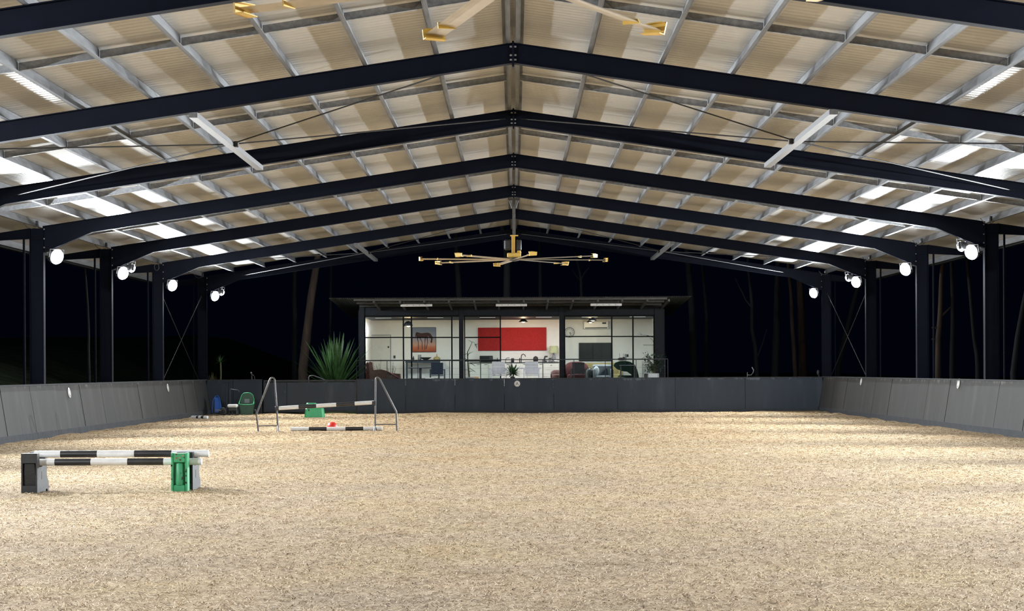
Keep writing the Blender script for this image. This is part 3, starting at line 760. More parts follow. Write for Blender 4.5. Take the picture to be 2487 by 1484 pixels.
# green muck cart tipped upright
p = px(599, 1008, 65.0)
t = thing('muck_cart', 'dark green plastic muck cart standing tipped against the far wall', 'cart', (p.x, 65.0, 0))
mb = MB()
hw = lambda z: .20 if z < .5 else .20
outer = [(-.20, .02), (.19, .02), (.25, .40), (.255, .45), (.19, .70), (.10, .76), (-.10, .76), (-.19, .70), (-.27, .45), (-.265, .40)]
low = [(-.19, .02), (.18, .02), (.25, .38), (-.265, .38)]
mb.prism(low, .0, .25); mb.prism([(-.255, .40), (.245, .40), (.18, .68), (.09, .74), (-.09, .74), (-.18, .68)], .22, .40)
mb.build('tub', M['dgreen'], t)
mb = MB(); rim = [(-.265, .39), (-.24, .55), (-.19, .70), (-.11, .76), (.0, .77), (.10, .76), (.18, .70), (.23, .55), (.25, .39), (.13, .365), (-.12, .365), (-.265, .39)]
mb.tube([(x, .20 if z > .5 else -.01+.0*z, z) if z > .5 else (x, -.02, z) for x, z in rim], .015, 8); tag(mb.build('rim', M['mint'], t), 'paler green rim')
mb = MB(); mb.box(-.10, .07, .212, .22, .42, .56); tag(mb.build('sticker', M['greyfab'], t), 'pale grey worn sticker')
for sx in (-.22, .24):
    mb = MB(); mb.lathe([(.0, -.025), (.09, -.025), (.10, 0), (.09, .025), (.0, .025)], (sx, .5, .10), 14, 'x'); mb.build('wheel', M['blackp'], t)
# short pole on the ground by the left wall
a = px(466, 1016, 60.5); b = px(504, 1016, 60.2); a.z = b.z = .05; b.x += .0
banded_pole(a, b, .05, [(0, .32, 'w'), (.32, .45, 'b'), (.45, .62, 'w'), (.62, .78, 'b'), (.78, 1, 'w')], 'ground_pole', 'short black and white pole lying at the foot of the left kick wall', None)

# ------------------------------------------------------------------ studio behind the far wall
YR, YF, YB = 68.6, 70.5, 75.0           # railing, glass front, rear inside wall
FZ = CAMH - .60                        # studio floor
X0, X1 = px(874, 830, YF).x, px(1611, 830, YF).x
def rect(u0, v0, u1, v1, Y):
    c = px((u0+u1)/2, (v0+v1)/2, Y); w = abs(u1-u0)*Y/F/2; h = abs(v1-v0)*Y/F/2
    return c.x-w, c.x+w, c.z-h, c.z+h
ZT = rect(0, 765, 10, 766, YF)[3]
CE = px(1250, 776.5, YB).z              # ceiling
mb = MB(); mb.box(X0, X1, YF, YB+.2, FZ-.2, FZ-.001); mb.build('studio_floor', M['deck']); fl = bpy.data.objects['studio_floor']; fl.name = 'floor_studio'; struct(fl, 'timber floor inside the lit studio')
mb = MB(); mb.box(X0, X1, YF+.12, YB+.2, CE, CE+.1); o = struct(mb.build('ceiling_studio', M['clad']), 'dark ceiling inside the studio')
mb = MB(); mb.box(X0, X1, YB, YB+.12, FZ, CE); struct(mb.build('wall_studio_back', M['wallwhite']), 'white lined rear wall inside the studio')
for nm, xa, xb in (('wall_studio_left', X0, X0+.1), ('wall_studio_right', X1-.1, X1)):
    mb = MB(); mb.box(xa, xb, YF+.12, YB, FZ, CE); w = struct(mb.build(nm, M['wallwhite']), 'white side wall of the studio, dark cladding outside')
    mb = MB(); o_ = -.05 if xa == X0 else .1; mb.box(xa+o_, xa+o_+.05, YF, YB+.12, FZ-.2, CE+.25); mb.build('cladding', M['clad'], w)
# white partition edge in the lounge (pale column beside left pane)
mb = MB(); r_ = rect(867, 735, 1617, 765, YF); mb.box(X0, X1, YF-.02, YF+.12, px(1250,766,YF).z, px(1250,742,YF).z)
struct(mb.build('trim_1', M['clad']), 'dark lintel over the studio glazing')
# veranda deck
mb = MB(); mb.box(X0-.25, X1+.3, YR-.1, YF+.02, FZ-.25, FZ); dk = struct(mb.build('floor_veranda', M['deck']), 'raised veranda deck behind the far kick wall')
# studio roof: corrugated skillion
RX0, RX1 = px(799, 722, 67.0).x, px(1680, 721, 67.0).x
zf, zb = px(1250, 722, 67.0).z, px(1250, 722, 67.0).z - .42
t = thing('studio_roof', 'dark corrugated skillion roof with wide eaves over the lit studio', 'roof', ((RX0+RX1)/2, 67.0, zf))
mb = MB(); vs = []; n = int((RX1-RX0)/.019); W = (RX1-RX0)/2
for i in range(n+1):
    x = -W + 2*W*i/n; dz = .009*math.sin(2*PI*x/.076)
    for (y, zz) in ((0, 0), (9.3, zb-zf)):
        vs += [(x, y, zz+dz), (x, y, zz+dz+.004)]
fs = []
for i in range(n):
    a = i*4; b = a+4; fs += [(a, b, b+2, a+2), (a+1, a+3, b+3, b+1), (a, a+1, b+1, b)]
mb.add(vs, fs); mb.build('corrugated_sheet', M['rooftin'], t)
for k in range(7):
    y = .25 + k*1.3; mb = MB(); mb.box(-W+.85, W-.85, y-.035, y+.035, -.42*y/9.3-.085, -.42*y/9.3-.012); mb.build('batten', M['timber'], t)
for u in (912, 975, 1033, 1092, 1153, 1211, 1272, 1330, 1390, 1450, 1508, 1568, 1620):
    x = px(u, 735, 68.0).x - (RX0+RX1)/2
    mb = MB(); mb.hexa([(x-.03,.1,-.17),(x+.03,.1,-.17),(x+.03,3.45,-.34),(x-.03,3.45,-.34),(x-.03,.1,-.09),(x+.03,.1,-.09),(x+.03,3.45,-.245),(x-.03,3.45,-.245)]); mb.build('rafter', M['timber'], t)
for k, (u0, u1, v) in enumerate(((973, 1050, 741.5), (1204, 1280, 741), (1434, 1510, 740))):
    Y = 67.9; a0, a1, z0, z1 = rect(u0, v-3, u1, v+3, Y)
    nmz = ['left', 'middle', 'right'][k]
    t = thing('batten_light', '%s of the three white batten lights under the studio eave' % nmz, 'batten light', ((a0+a1)/2, Y, (z0+z1)/2), 'batten lights under the eave')
    h = (a1-a0)/2; mb = MB(); mb.box(-h, h, -.04, .04, -.045, .045, .012); mb.build('body', M['whitepl'], t)
    mb = MB(); mb.box(-h+.1, -h+.13, -.01, .01, .045, .14); mb.box(h-.13, h-.1, -.01, .01, .045, .14); mb.build('hanger', M['galv2'], t)
    for q in (-.6, -.2, .2, .6):
        mb = MB(); mb.lathe([(.0, -.046), (.012, -.045), (.012, -.04)], (h*q, 0, 0), 8, 'y'); mb.build('clip', M['greyp'], t)
# glazing
def bar(mb, u0, v0, u1, v1, Y, th=.05):
    a0, a1, z0, z1 = rect(u0, v0, u1, v1, Y); mb.box(a0, a1, Y-th/2, Y+th/2, z0, z1)
VB = 941
def glazed(name, label, u0, u1, verts, hors, Y, top=766, edge=3):
    mb = MB()
    bar(mb, u0, top, u0+edge, VB, Y); bar(mb, u1-edge, top, u1, VB, Y); bar(mb, u0+edge, top, u1-edge, top+3, Y); bar(mb, u0+edge, VB-4, u1-edge, VB, Y)
    for v in verts: bar(mb, v-1.7, top+3, v+1.7, VB-4, Y)
    prev = u0+edge
    for h in hors:
        cuts = [u0+edge] + [w for v in verts for w in (v-1.7, v+1.7)] + [u1-edge]
        for a, b in zip(cuts[::2], cuts[1::2]): bar(mb, a, h-1.4, b, h+1.4, Y, .04)
    o = struct(mb.build(name, M['frame']), label)
    g = MB(); a0, a1, z0, z1 = rect(u0+edge, top+3, u1-edge, VB-4, Y); g.box(a0, a1, Y-.004, Y+.004, z0, z1); g.build('pane', M['glass'], o)
    return o
glazed('window_1', 'left black framed glazing of the studio', 885, 1118, (980, 999.7, 1097.6), (819.7, 875.7), YF)
glazed('door_1', 'sliding glass door panel of the studio, left of the opening', 1127, 1217, (), (819.5, 876.5), YF+.06)
glazed('window_2', 'right black framed glazing of the studio', 1370, 1590, (1486, 1537.5), (817.3, 872.5), YF)
posts = MB()
for (u0, u1) in ((873, 885), (1115, 1126), (1358.5, 1370), (1590, 1611)): bar(posts, u0, 745, u1, VB, YF, .14)
struct(posts.build('trim_2', M['clad']), 'dark posts between the studio windows')
# pale fold of wall beside the left panes
# railing
t = thing('veranda_railing', 'thin dark metal railing with a top rail along the veranda', 'railing', (0, YR, FZ))
mb = MB(); a = px(866, 875.5, YR); b = px(1622, 871, YR)
mb.box(a.x, b.x, -.02, .02, a.z-FZ-.015, a.z-FZ+.015); mb.build('top_rail', M['greyp'], t)
for u in (866, 940, 1015, 1092, 1167, 1242, 1318, 1394, 1470, 1545, 1615, 1622):
    x = px(u, 890, YR).x; mb = MB(); mb.box(x-.012, x+.012, -.012, .012, 0, a.z-FZ-.015); mb.build('post', M['greyp'], t)
mb = MB()
for k in range(3): mb.tube([(a.x, 0, .25+.22*k), (b.x, 0, .25+.22*k)], .003, 4)
mb.build('wire', M['rod'], t)

# --- inside furniture
def pendant(u, v, Y, label, scale=1.0, dome=True, energy=26):
    p = px(u, v, Y); t = thing('pendant_lamp', label, 'pendant lamp', (p.x, Y, p.z))
    mb = MB(); prof = [(.16, 0), (.155, .03), (.13, .10), (.08, .155), (.03, .17), (.0, .175)] if dome else [(.17, 0), (.16, .02), (.07, .10), (.045, .16), (.0, .165)]
    mb.lathe([(r*scale, h*scale) for r, h in prof], n=24); mb.build('shade', M['blackp'], t)
    mb = MB(); mb.lathe([(0, -.03), (.05, -.015), (.12, .004), (.0, .006)] if False else [(.0, -.025), (.045, -.012), (.05, .0), (.14, .004), (.0, .005)], n=16); mb.build('bulb', M['bulbw'], t)
    top = CE - p.z
    if top > .18*scale: mb = MB(); mb.tube([(0, 0, .16*scale), (0, 0, top)], .006, 6); mb.build('cord', M['rod'], t)
    l = bpy.data.lights.new('lamp_light', 'POINT'); l.energy = energy; l.color = (1, .70, .42); l.shadow_soft_size = .05
    lo = bpy.data.objects.new('lamp_light', l); C.objects.link(lo); lo.parent = t; lo.location = (0, 0, -.06)
    return t
pendant(991.5, 792, 72.6, 'black dome pendant lamp over the round table in the left room', 1.1, True, 75)
pendant(1271, 782, 73.4, 'cone pendant lamp in front of the red board', 1.05, False, 42)
pendant(1434, 783, 73.6, 'pendant lamp by the air conditioner, lower of the two', .9, False, 24)
pendant(1440, 779, 72.2, 'pendant lamp by the air conditioner, upper of the two', .9, False, 24)
for k, u in enumerate((935, 1060, 1185, 1320, 1430, 1545)):  # added ceiling panels to brighten the room, no such fixtures seen
    x = px(u, 800, 72.5).x; nmz = ORD[k]
    t = thing('ceiling_light', 'flat white ceiling light in the studio, %s from the left' % nmz, 'ceiling light', (x, 71.6, CE-.0))
    mb = MB(); mb.box(-.3, .3, -.08, .08, -.004, -.001); mb.build('body', M['led'], t)
    l = bpy.data.lights.new('lamp_light', 'AREA'); l.energy = ROOM_W; l.shape = 'RECTANGLE'; l.size = .6; l.size_y = .16; l.color = (.90, .97, 1)
    lo = bpy.data.objects.new('lamp_light', l); C.objects.link(lo); lo.parent = t; lo.location = (0, 0, -.02)

# door and switches on rear wall
mb = MB(); Y = YB-.015
a0, a1, z0, z1 = rect(902, 813, 948, 941, Y)
mb.box(a0, a1, Y-.01, Y+.012, FZ, z1-.03); dr = struct(mb.build('door_2', M['cabinet']), 'white internal door in the rear wall of the studio')
mb = MB(); mb.box(a0-.03, a0, Y-.02, Y+.012, FZ, z1); mb.box(a1, a1+.03, Y-.02, Y+.012, FZ, z1); mb.box(a0, a1, Y-.02, Y+.012, z1-.03, z1); mb.build('door_frame', M['greyfab'], dr)
mb = MB(); mb.ell((a1-.07, Y-.04, px(947, 843, Y).z), (.03, .03, .04)); mb.build('door_handle', M['blackp'], dr)
def wallbox(name, label, cat, u0, v0, u1, v1, material, d=.03, Y=YB, parent=None):
    a0, a1, z0, z1 = rect(u0, v0, u1, v1, Y-d/2)
    t = thing(name, label, cat, ((a0+a1)/2, Y-.002, (z0+z1)/2)) if not parent else parent
    mb = MB(); w, h = (a1-a0)/2, (z1-z0)/2; mb.box(-w, w, -d, 0, -h, h, min(.01, d*.3)); mb.build('body' , material, t)
    return t, w, h
t, w, h = wallbox('wall_switch', 'black switch plate to the right of the internal door', 'switch', 955.5, 863.5, 960.5, 870.5, M['pblack'], .015)
t, w, h = wallbox('wall_switch', 'black switch plate on the rear wall right of the television', 'switch', 1521.5, 860.5, 1526.5, 867, M['pblack'], .015)
# painting
t, w, h = wallbox('horse_painting', 'painting of a dark standing horse on orange and grey ground', 'painting', 1001, 795, 1059, 855.5, M['blackp'], .035)
t.children[0].name = 'canvas_edge'
mb = MB(); mb.box(-w+.02, w-.02, -.042, -.035, -h+.02, h-.02); mb.build('canvas', M['painting'], t)
mb = MB(); S = w*2/58
def hp(u, v): return ((u-1030)*S, -(v-825.25)*S)
body = [(1010,808),(1013,806.5),(1018,808),(1024,809.5),(1032,808.5),(1040,808),(1046,811),(1050,817),(1051,823),(1049.5,832),(1047,834),(1045.5,830),(1047,824),(1044,819),(1040,817),(1034,820),(1026,819),(1018,819),(1012,818),(1009.5,812)]
mb.prism([hp(*q) for q in body[::-1]], -.046, -.0425)
for a_, b_, c_ in (((1013,816),(1016,832),(1015.5,849)), ((1018,817),(1025,830),(1025.5,849)), ((1033,818),(1032,832),(1031.5,849)), ((1037,817),(1038.5,832),(1034.5,848))):
    A_, B_, D_ = hp(*a_), hp(*b_), hp(*c_); e = .018
    mb.prism([(A_[0]-e*1.4, A_[1]), (B_[0]-e*.6, B_[1]), (D_[0]-e*.6, D_[1]), (D_[0]+e*.8, D_[1]), (B_[0]+e*.6, B_[1]), (A_[0]+e*1.4, A_[1])], -.046, -.0425)
tl = [hp(*q) for q in ((1010,809),(1008.5,816),(1009,822),(1010.5,817),(1011.5,810))]; mb.prism(tl, -.046, -.0425)
mb.build('horse_figure', M['horse'], t)
# red board
t, w, h = wallbox('pin_board', 'large red felt board on the rear wall above the kitchen bench', 'board', 1161, 795.5, 1327, 851.5, M['board'], .05)
# clock
p = px(1383, 807, YB)
t = thing('wall_clock', 'round white wall clock with grey rim beside the air conditioner', 'clock', (p.x, YB-.005, p.z))
mb = MB(); mb.lathe([(.0, -.02), (.185, -.02), (.185, -.001), (.0, -.001)], n=32, axis='y'); mb.build('face', M['wallwhite'], t)
mb = MB(); mb.lathe([(.18, -.04), (.205, -.035), (.205, -.001), (.186, -.001), (.18, -.04)], n=32, axis='y', caps=False); mb.build('rim', M['greyfab'], t)
for k in range(12):
    a_ = PI*k/6; mb = MB(); mb.hexa([(math.sin(a_)*r_+dx, -.026 if y_ else -.021, math.cos(a_)*r_+dz) for y_ in (0, 1) for (r_, dx, dz) in ((.125, -.008, -.008), (.125, .008, -.008), (.16, .008, .008), (.16, -.008, .008))]); mb.build('hour_mark', M['greyp'], t)
for a_, l_ in ((2.2, .09), (2.75, .14)):
    mb = MB(); mb.tube([(0, -.03, 0), (math.sin(a_)*l_, -.03, math.cos(a_)*l_)], .007, 6); mb.build('hand', M['pblack'], t)
# air conditioner
t, w, h = wallbox('air_conditioner', 'white split air conditioner on the rear wall above the television', 'air conditioner', 1418, 781, 1477, 799, M['whitepl'], .2)
mb = MB(); mb.box(-w+.04, w-.04, -.205, -.2, -h+.02, -h+.06); mb.build('outlet_vent', M['greyp'], t)
mb = MB(); mb.box(w*.5, w-.08, -.205, -.2, h*.35, h*.75); mb.build('display', M['greyp'], t)
# television
t, w, h = wallbox('television', 'large black flat television on the rear wall of the studio', 'television', 1406, 832.5, 1486, 877, M['screen'], .05)
mb = MB(); mb.box(-w+.02, w-.02, -.053, -.05, -h+.03, h-.02); mb.build('screen', M['screen'], t)

# kitchen bench
KY = YB-.62; KZ = px(1250, 880, KY).z
kx = [px(u, 880, KY).x for u in (1141, 1168, 1186, 1240, 1280, 1320, 1357.5)]
for k in range(6):
    if k == 2: pass
    xa, xb = kx[k], kx[k+1]
    nm = ['leftmost kitchen cabinet, beside the tall indoor plant', 'second kitchen cabinet, below the black microwave', 'kitchen cabinet behind the left white chair', 'kitchen cabinet below the tall black tap', 'kitchen cabinet behind the right white chair', 'rightmost kitchen cabinet with three drawers'][k]
    t = thing('kitchen_cabinet', 'white ' + nm, 'cabinet', ((xa+xb)/2, KY, FZ), 'white kitchen cabinets'); w = (xb-xa)/2; H = KZ-.03-FZ
    mb = MB(); mb.box(-w+.002, w-.002, .02, .6, .08, H-.001); mb.box(-w+.02, w-.02, .07, .58, 0, .08); mb.build('body', M['cabinet'], t)
    if k == 5:
        for q in range(3):
            z0_ = .1+q*(H-.11)/3; mb = MB(); mb.box(-w+.008, w-.008, 0, .02, z0_, z0_+(H-.11)/3-.008); d = mb.build('drawer', M['cabinet'], t)
            mb = MB(); mb.box(-.03, .03, -.012, 0, z0_+.17, z0_+.185); mb.build('drawer_handle', M['greyp'], d)
    else:
        mb = MB(); mb.box(-w+.008, w-.008, 0, .02, .1, H-.012); d = mb.build('door', M['cabinet'], t)
        mb = MB(); mb.box(w-.16, w-.04, -.012, 0, H-.06, H-.045); mb.build('door_handle', M['greyp'], d)
mb = MB(); mb.box(kx[0]-.02, kx[-1]+.02, KY-.02, YB-.001, KZ-.028, KZ); tag(mb.build('kitchen_worktop', M['pblack']), 'long thin dark worktop over the white kitchen cabinets', 'worktop')
def on_bench(name, label, cat, u, Y=KY+.25): return thing(name, label, cat, (px(u, 880, Y).x, Y, KZ+.001))
t = on_bench('microwave_oven', 'black microwave on the left part of the kitchen worktop', 'microwave', 1181)
mb = MB(); mb.box(-.26, .26, -.16, .16, .01, .265, .012); mb.build('body', M['blackp'], t); mb = MB(); mb.box(-.24, .12, -.168, -.161, .04, .235); mb.build('door', M['screen'], t)
mb = MB(); mb.box(.14, .24, -.168, -.161, .04, .235); mb.build('control_panel', M['greyp'], t)
t = on_bench('kitchen_tap', 'tall black gooseneck tap on the worktop below the red board', 'tap', 1266)
mb = MB(); mb.tube([(0,0,0),(0,0,.22),(.02,0,.29),(.08,-.0,.32),(.14,-.0,.29),(.17,-.0,.22)], .018, 8); mb.build('spout', M['pblack'], t)
mb = MB(); mb.tube([(-.06,0,0),(-.06,0,.17)], .022, 8); mb.build('lever', M['pblack'], t)
t = on_bench('kitchen_tap', 'short curved pale tap left of the gooseneck tap', 'tap', 1228)
mb = MB(); mb.tube([(0,0,0),(.0,0,.12),(.05,0,.17),(.12,0,.18),(.16,0,.16)], .014, 8); mb.build('spout', M['galv2'], t)
def lathe_item(name, label, cat, u, prof, material, n=14):
    t = on_bench(name, label, cat, u); mb = MB(); mb.lathe(prof, n=n); mb.build('body', material, t); return t
t = lathe_item('cooking_pot', 'small black cooking pot on the worktop behind the left white chair', 'pot', 1245, [(0,0),(.06,0),(.065,.14),(.05,.16),(0,.16)], M['blackp'])
t = lathe_item('slim_bottle', 'tall slim dark bottle at the left end of the sink', 'bottle', 1208, [(0,0),(.03,0),(.03,.1),(.014,.13),(.014,.18),(0,.18)], M['blackp'])
t = lathe_item('bread_crock', 'dark domed bread crock on the worktop right of the tap', 'crock', 1301, [(0,0),(.09,0),(.10,.15),(.08,.2),(.03,.235),(0,.24)], M['greyp'])
t = on_bench('coffee_machine', 'black coffee machine near the right end of the worktop', 'coffee machine', 1324.5)
mb = MB(); mb.prism([(-.08,0),(.06,0),(.06,.06),(.0,.07),(.0,.18),(.09,.2),(.09,.25),(-.03,.25),(-.08,.1)], -.1, .1); mb.build('body', M['blackp'], t)
t = lathe_item('glass_jar', 'grey lidded jar right of the coffee machine', 'jar', 1336, [(0,0),(.055,0),(.055,.13),(.0,.13)], M['greyfab'])
mb = MB(); mb.lathe([(.058,.131),(.058,.165),(0,.17)], n=14); mb.build('lid', M['blackp'], t)
t = lathe_item('white_bowl', 'white bowl at the right end of the worktop', 'bowl', 1350, [(0,0),(.05,0),(.09,.08),(.085,.09),(0,.09)], M['whitepl'])
t = lathe_item('soap_dispenser', 'white soap bottle beside the short tap', 'bottle', 1238.5, [(0,0),(.03,0),(.03,.14),(.01,.17),(.01,.2),(0,.2)], M['whitepl'])
# table lamp with green shade
t = on_bench('table_lamp', 'table lamp with a pale green drum shade at the kitchen end', 'table lamp', 1345, YB-.25)
mb = MB(); mb.lathe([(0,.0),(.09,.0),(.09,.02),(.05,.05),(.09,.16),(.05,.27),(.012,.30),(.012,.36),(0,.36)], n=18); mb.build('base', M['greyfab'], t)
mb = MB(); mb.lathe([(.19,.36),(.155,.64),(.15,.64),(.185,.36)], n=24); mb.build('lamp_shade', M['shade'], t)

# chairs
def armchair_std(loc, rz, material, label, name='armchair', w=.52, seat=.44, top=.86, frame=None):
    """outdoor stacking chair: frame with four legs, arms, sling back, seat. faces +Y; back on -Y side"""
    t = thing(name, label, 'chair', loc, None, rz); fm = frame or material; hw = w/2
    mb = MB(); mb.box(-hw+.04, hw-.04, -.20, .22, seat-.03, seat, .01); mb.build('seat', material, t)
    mb = MB(); mb.hexa([(-hw+.04,-.22,seat+.02),(hw-.04,-.22,seat+.02),(hw-.04,-.20,seat+.02),(-hw+.04,-.20,seat+.02),(-hw+.04,-.32,top),(hw-.04,-.32,top),(hw-.04,-.30,top),(-hw+.04,-.30,top)]); mb.build('backrest', material, t)
    for sx in (-1, 1):
        for (y0, y1, zt) in ((-.28, -.22, .64), (.26, .22, .64)):
            mb = MB(); mb.tube([(sx*hw, y0, 0), (sx*hw, y1, zt)], .018, 8); mb.build('leg', fm, t)
        mb = MB(); mb.tube([(sx*hw, -.26, .645), (sx*hw, .24, .645)], .02, 8); mb.build('armrest', fm, t)
        mb = MB(); mb.tube([(sx*hw, -.22, seat-.02), (sx*hw, .22, seat-.02)], .014, 8); mb.build('seat_rail', fm, t)
    mb = MB(); mb.tube([(-hw, -.22, .64), (hw, -.22, .64)], .013, 8); mb.build('stretcher', fm, t)
    return t
def fp(u, Y): return (px(u, 900, Y).x, Y, FZ)
armchair_std(fp(1062.5, 69.6), 0, M['navychair'], 'navy plastic armchair on the veranda by the round table', top=.90)
armchair_std(fp(1211, 69.7), 0, M['whitechair'], 'white sling armchair left of the small agave', 'outdoor_chair', .56, top=.93)
armchair_std(fp(1291, 69.7), 0, M['whitechair'], 'white sling armchair right of the small agave', 'outdoor_chair', .56, top=.93)
armchair_std(fp(1404, 69.5), .0, M['greyp'], 'dark slatted armchair on the veranda before the maroon tub chair', 'outdoor_chair', .52, top=.88)
# white veranda table between white chairs
t = thing('outdoor_table', 'white outdoor table behind the two white armchairs', 'table', fp(1250, 70.05))
TW = .98
mb = MB(); mb.box(-TW, TW, -.28, .28, .66, .70, .01); mb.build('tabletop', M['whitechair'], t)
for sx in (-1, 1):
    for sy in (-1, 1):
        mb = MB(); mb.box(sx*(TW-.08)-.025, sx*(TW-.08)+.025, sy*.22-.025, sy*.22+.025, 0, .66); mb.build('leg', M['whitechair'], t)
# round table in left room
t = thing('round_table', 'round stone topped pedestal table on the veranda left side', 'table', fp(1021, 69.75))
mb = MB(); mb.lathe([(0,.70),(.40,.70),(.48,.725),(.48,.745),(0,.75)], n=32); mb.build('tabletop', M['greyfab'], t)
mb = MB(); mb.tube([(0,0,.03),(0,0,.70)], .045, 12); mb.build('pedestal', M['pblack'], t)
mb = MB(); mb.lathe([(0,0),(.24,0),(.24,.02),(.05,.04),(0,.04)], n=24); mb.build('base', M['pblack'], t)
# console table with things
CY = YB-.5
t = thing('console_table', 'long dark console table below the horse painting', 'table', fp(1027, CY)); w = 42*CY/F; H = px(1027, 874, CY).z-FZ
mb = MB(); mb.box(-w, w, -.2, .25, H-.12, H, .01); mb.build('top', M['navychair'], t)
for sx in (-1, 1):
    for sy in (-.16, .2):
        mb = MB(); mb.box(sx*(w-.05)-.025, sx*(w-.05)+.025, sy-.025, sy+.025, 0, H-.12); mb.build('leg', M['navychair'], t)
mb = MB(); mb.box(-w+.08, w-.08, -.16, .2, .30, .33); mb.build('shelf', M['greyfab'], t)
def on_console(name, label, cat, u, prof, material):
    t = thing(name, label, cat, (px(u, 870, CY).x, CY, FZ+H+.001)); mb = MB(); mb.lathe(prof, n=14); mb.build('body', material, t); return t
on_console('upright_jar', 'pale upright jar on the console table below the painting', 'jar', 1019, [(0,0),(.07,0),(.07,.2),(0,.2)], M['greyfab'])
on_console('bowl', 'wide dark bowl on the console table', 'bowl', 1034, [(0,0),(.08,0),(.22,.08),(.22,.1),(0,.09)], M['greyp'])
t = on_console('wicker_cloche', 'olive domed basket with a knob on the right of the console', 'basket', 1061, [(0,0),(.13,0),(.14,.06),(.09,.11),(.02,.13),(.015,.22),(0,.23)], M['mustard'])
on_console('small_vase', 'small slim vase on the left of the console table', 'vase', 1004, [(0,0),(.03,0),(.04,.06),(.015,.12),(.02,.15),(0,.15)], M['greyp'])
# shelf box under table: white planter on deck
mb = MB(); a0, a1, z0, z1 = rect(1033, 917, 1054, 923, 69.0); mb.box(a0, a1, 69.0, 69.3, FZ+.001, px(1043, 917, 69.1).z, .01)
tag(mb.build('storage_box', M['whitepl']), 'white box on the veranda floor beside the navy armchair', 'box')
# rattan chaise
Y = 71.6
t = thing('chaise_lounge', 'brown woven chaise lounge behind the left window', 'chaise lounge', (px(895, 900, Y).x, Y, FZ)); q = Y/F
def cz(u, v): return ((u-895)*q, px(u, v, Y).z-FZ)
mb = MB(); mb.prism([cz(*p_) for p_ in ((900,940),(897,882),(899,878),(905,880),(908,899),(925,897),(942,901),(945,906),(972,908),(975,940))][::-1], -.25, .35); mb.build('body', M['brick'], t)
mb = MB(); mb.tube([(*[cz(942,901)[0]], -.28, cz(942,903)[1]), (cz(972,920)[0], -.28, cz(972,920)[1])], .03, 8); mb.build('armrest', M['maroon'], t)
mb = MB(); mb.prism([cz(*p_) for p_ in ((889,940),(890,883),(893,879),(897,884),(902,940))][::-1], -.22, .3); mb.build('end_panel', M['maroon'], t)
# twiggy plants behind the chaise
def twig_plant(u, Y, h, n, label, material=M['stem'], pot=M['greyfab'], spread=.25):
    t = thing('potted_plant', label, 'plant', fp(u, Y))
    mb = MB(); mb.lathe([(0,0),(.09,0),(.13,.22),(.12,.24),(0,.22)], n=16); mb.build('pot', pot, t)
    mb = MB(); lf = MB()
    for k in range(n):
        a_ = random.uniform(0, 2*PI); r_ = random.uniform(.2, 1)*spread; hh = h*random.uniform(.6, 1)
        p0 = Vector((0, 0, .2)); p1 = Vector((math.cos(a_)*r_*.4, math.sin(a_)*r_*.4, hh*.55)); p2 = Vector((math.cos(a_)*r_, math.sin(a_)*r_, hh))
        mb.tube([p0, p1, p2], [.012, .008, .004], 5)
        for j in range(4):
            pp = p1.lerp(p2, j/4); lf.blade(pp, (math.cos(a_+j*2), math.sin(a_+j*2), .3), .12, .035, .5, 3)
    mb.build('stem', M['stem'], t); lf.build('foliage', material, t); return t
twig_plant(921, 73.2, 1.15, 6, 'bare twiggy potted plant behind the brown chaise, left one', M['leafdry'])
twig_plant(951, 72.8, 1.0, 7, 'bare twiggy potted plant behind the brown chaise, right one', M['leafdry'])
# tall indoor plant near kitchen left
t = thing('rubber_plant', 'tall dark leaved indoor plant just inside the sliding door', 'plant', fp(1140, 71.4))
mb = MB(); mb.lathe([(0,0),(.14,0),(.19,.34),(.17,.36),(0,.34)], n=18); mb.build('pot', M['greyfab'], t)
top = px(1150, 830, 71.4).z-FZ
mb = MB(); mb.tube([(0,0,.3),(-.05,0,.8),(-.07,0,1.3),(-.0,0,top*.85),(.12,0,top)], [.03,.025,.02,.014,.008], 8); mb.build('stem', M['stem'], t)
mb = MB()
for (x_, z_, dx, dz, l_) in ((.12, top, 1, -.8, .26), (.10, top-.03, -.8, .6, .2), (.22, top-.12, 1, .3, .2), (.2, top-.1, .6, -1, .2), (-.05, .9, .8, -.3, .35), (-.05, 1.0, -.7, .3, .3), (-.02, .7, .9, -.5, .35), (-.06, 1.2, .8, .5, .3), (-.06, 1.25, -.6, -.2, .25), (-.03, .55, .8, .2, .3), (-.03, .62, -.9, .1, .3), (-.06, 1.1, .3, .9, .3)):
    mb.blade((x_, 0, z_), (dx, random.uniform(-.4, .4), dz), l_, .14, .5, 4)
mb.build('foliage', M['leafd'], t)
t = thing('woven_basket', 'brown woven basket beside the tall indoor plant', 'basket', fp(1151, 71.9)); mb = MB(); mb.lathe([(0,0),(.15,0),(.19,.36),(.16,.38),(0,.3)], n=18); mb.build('body', M['terracotta'], t)
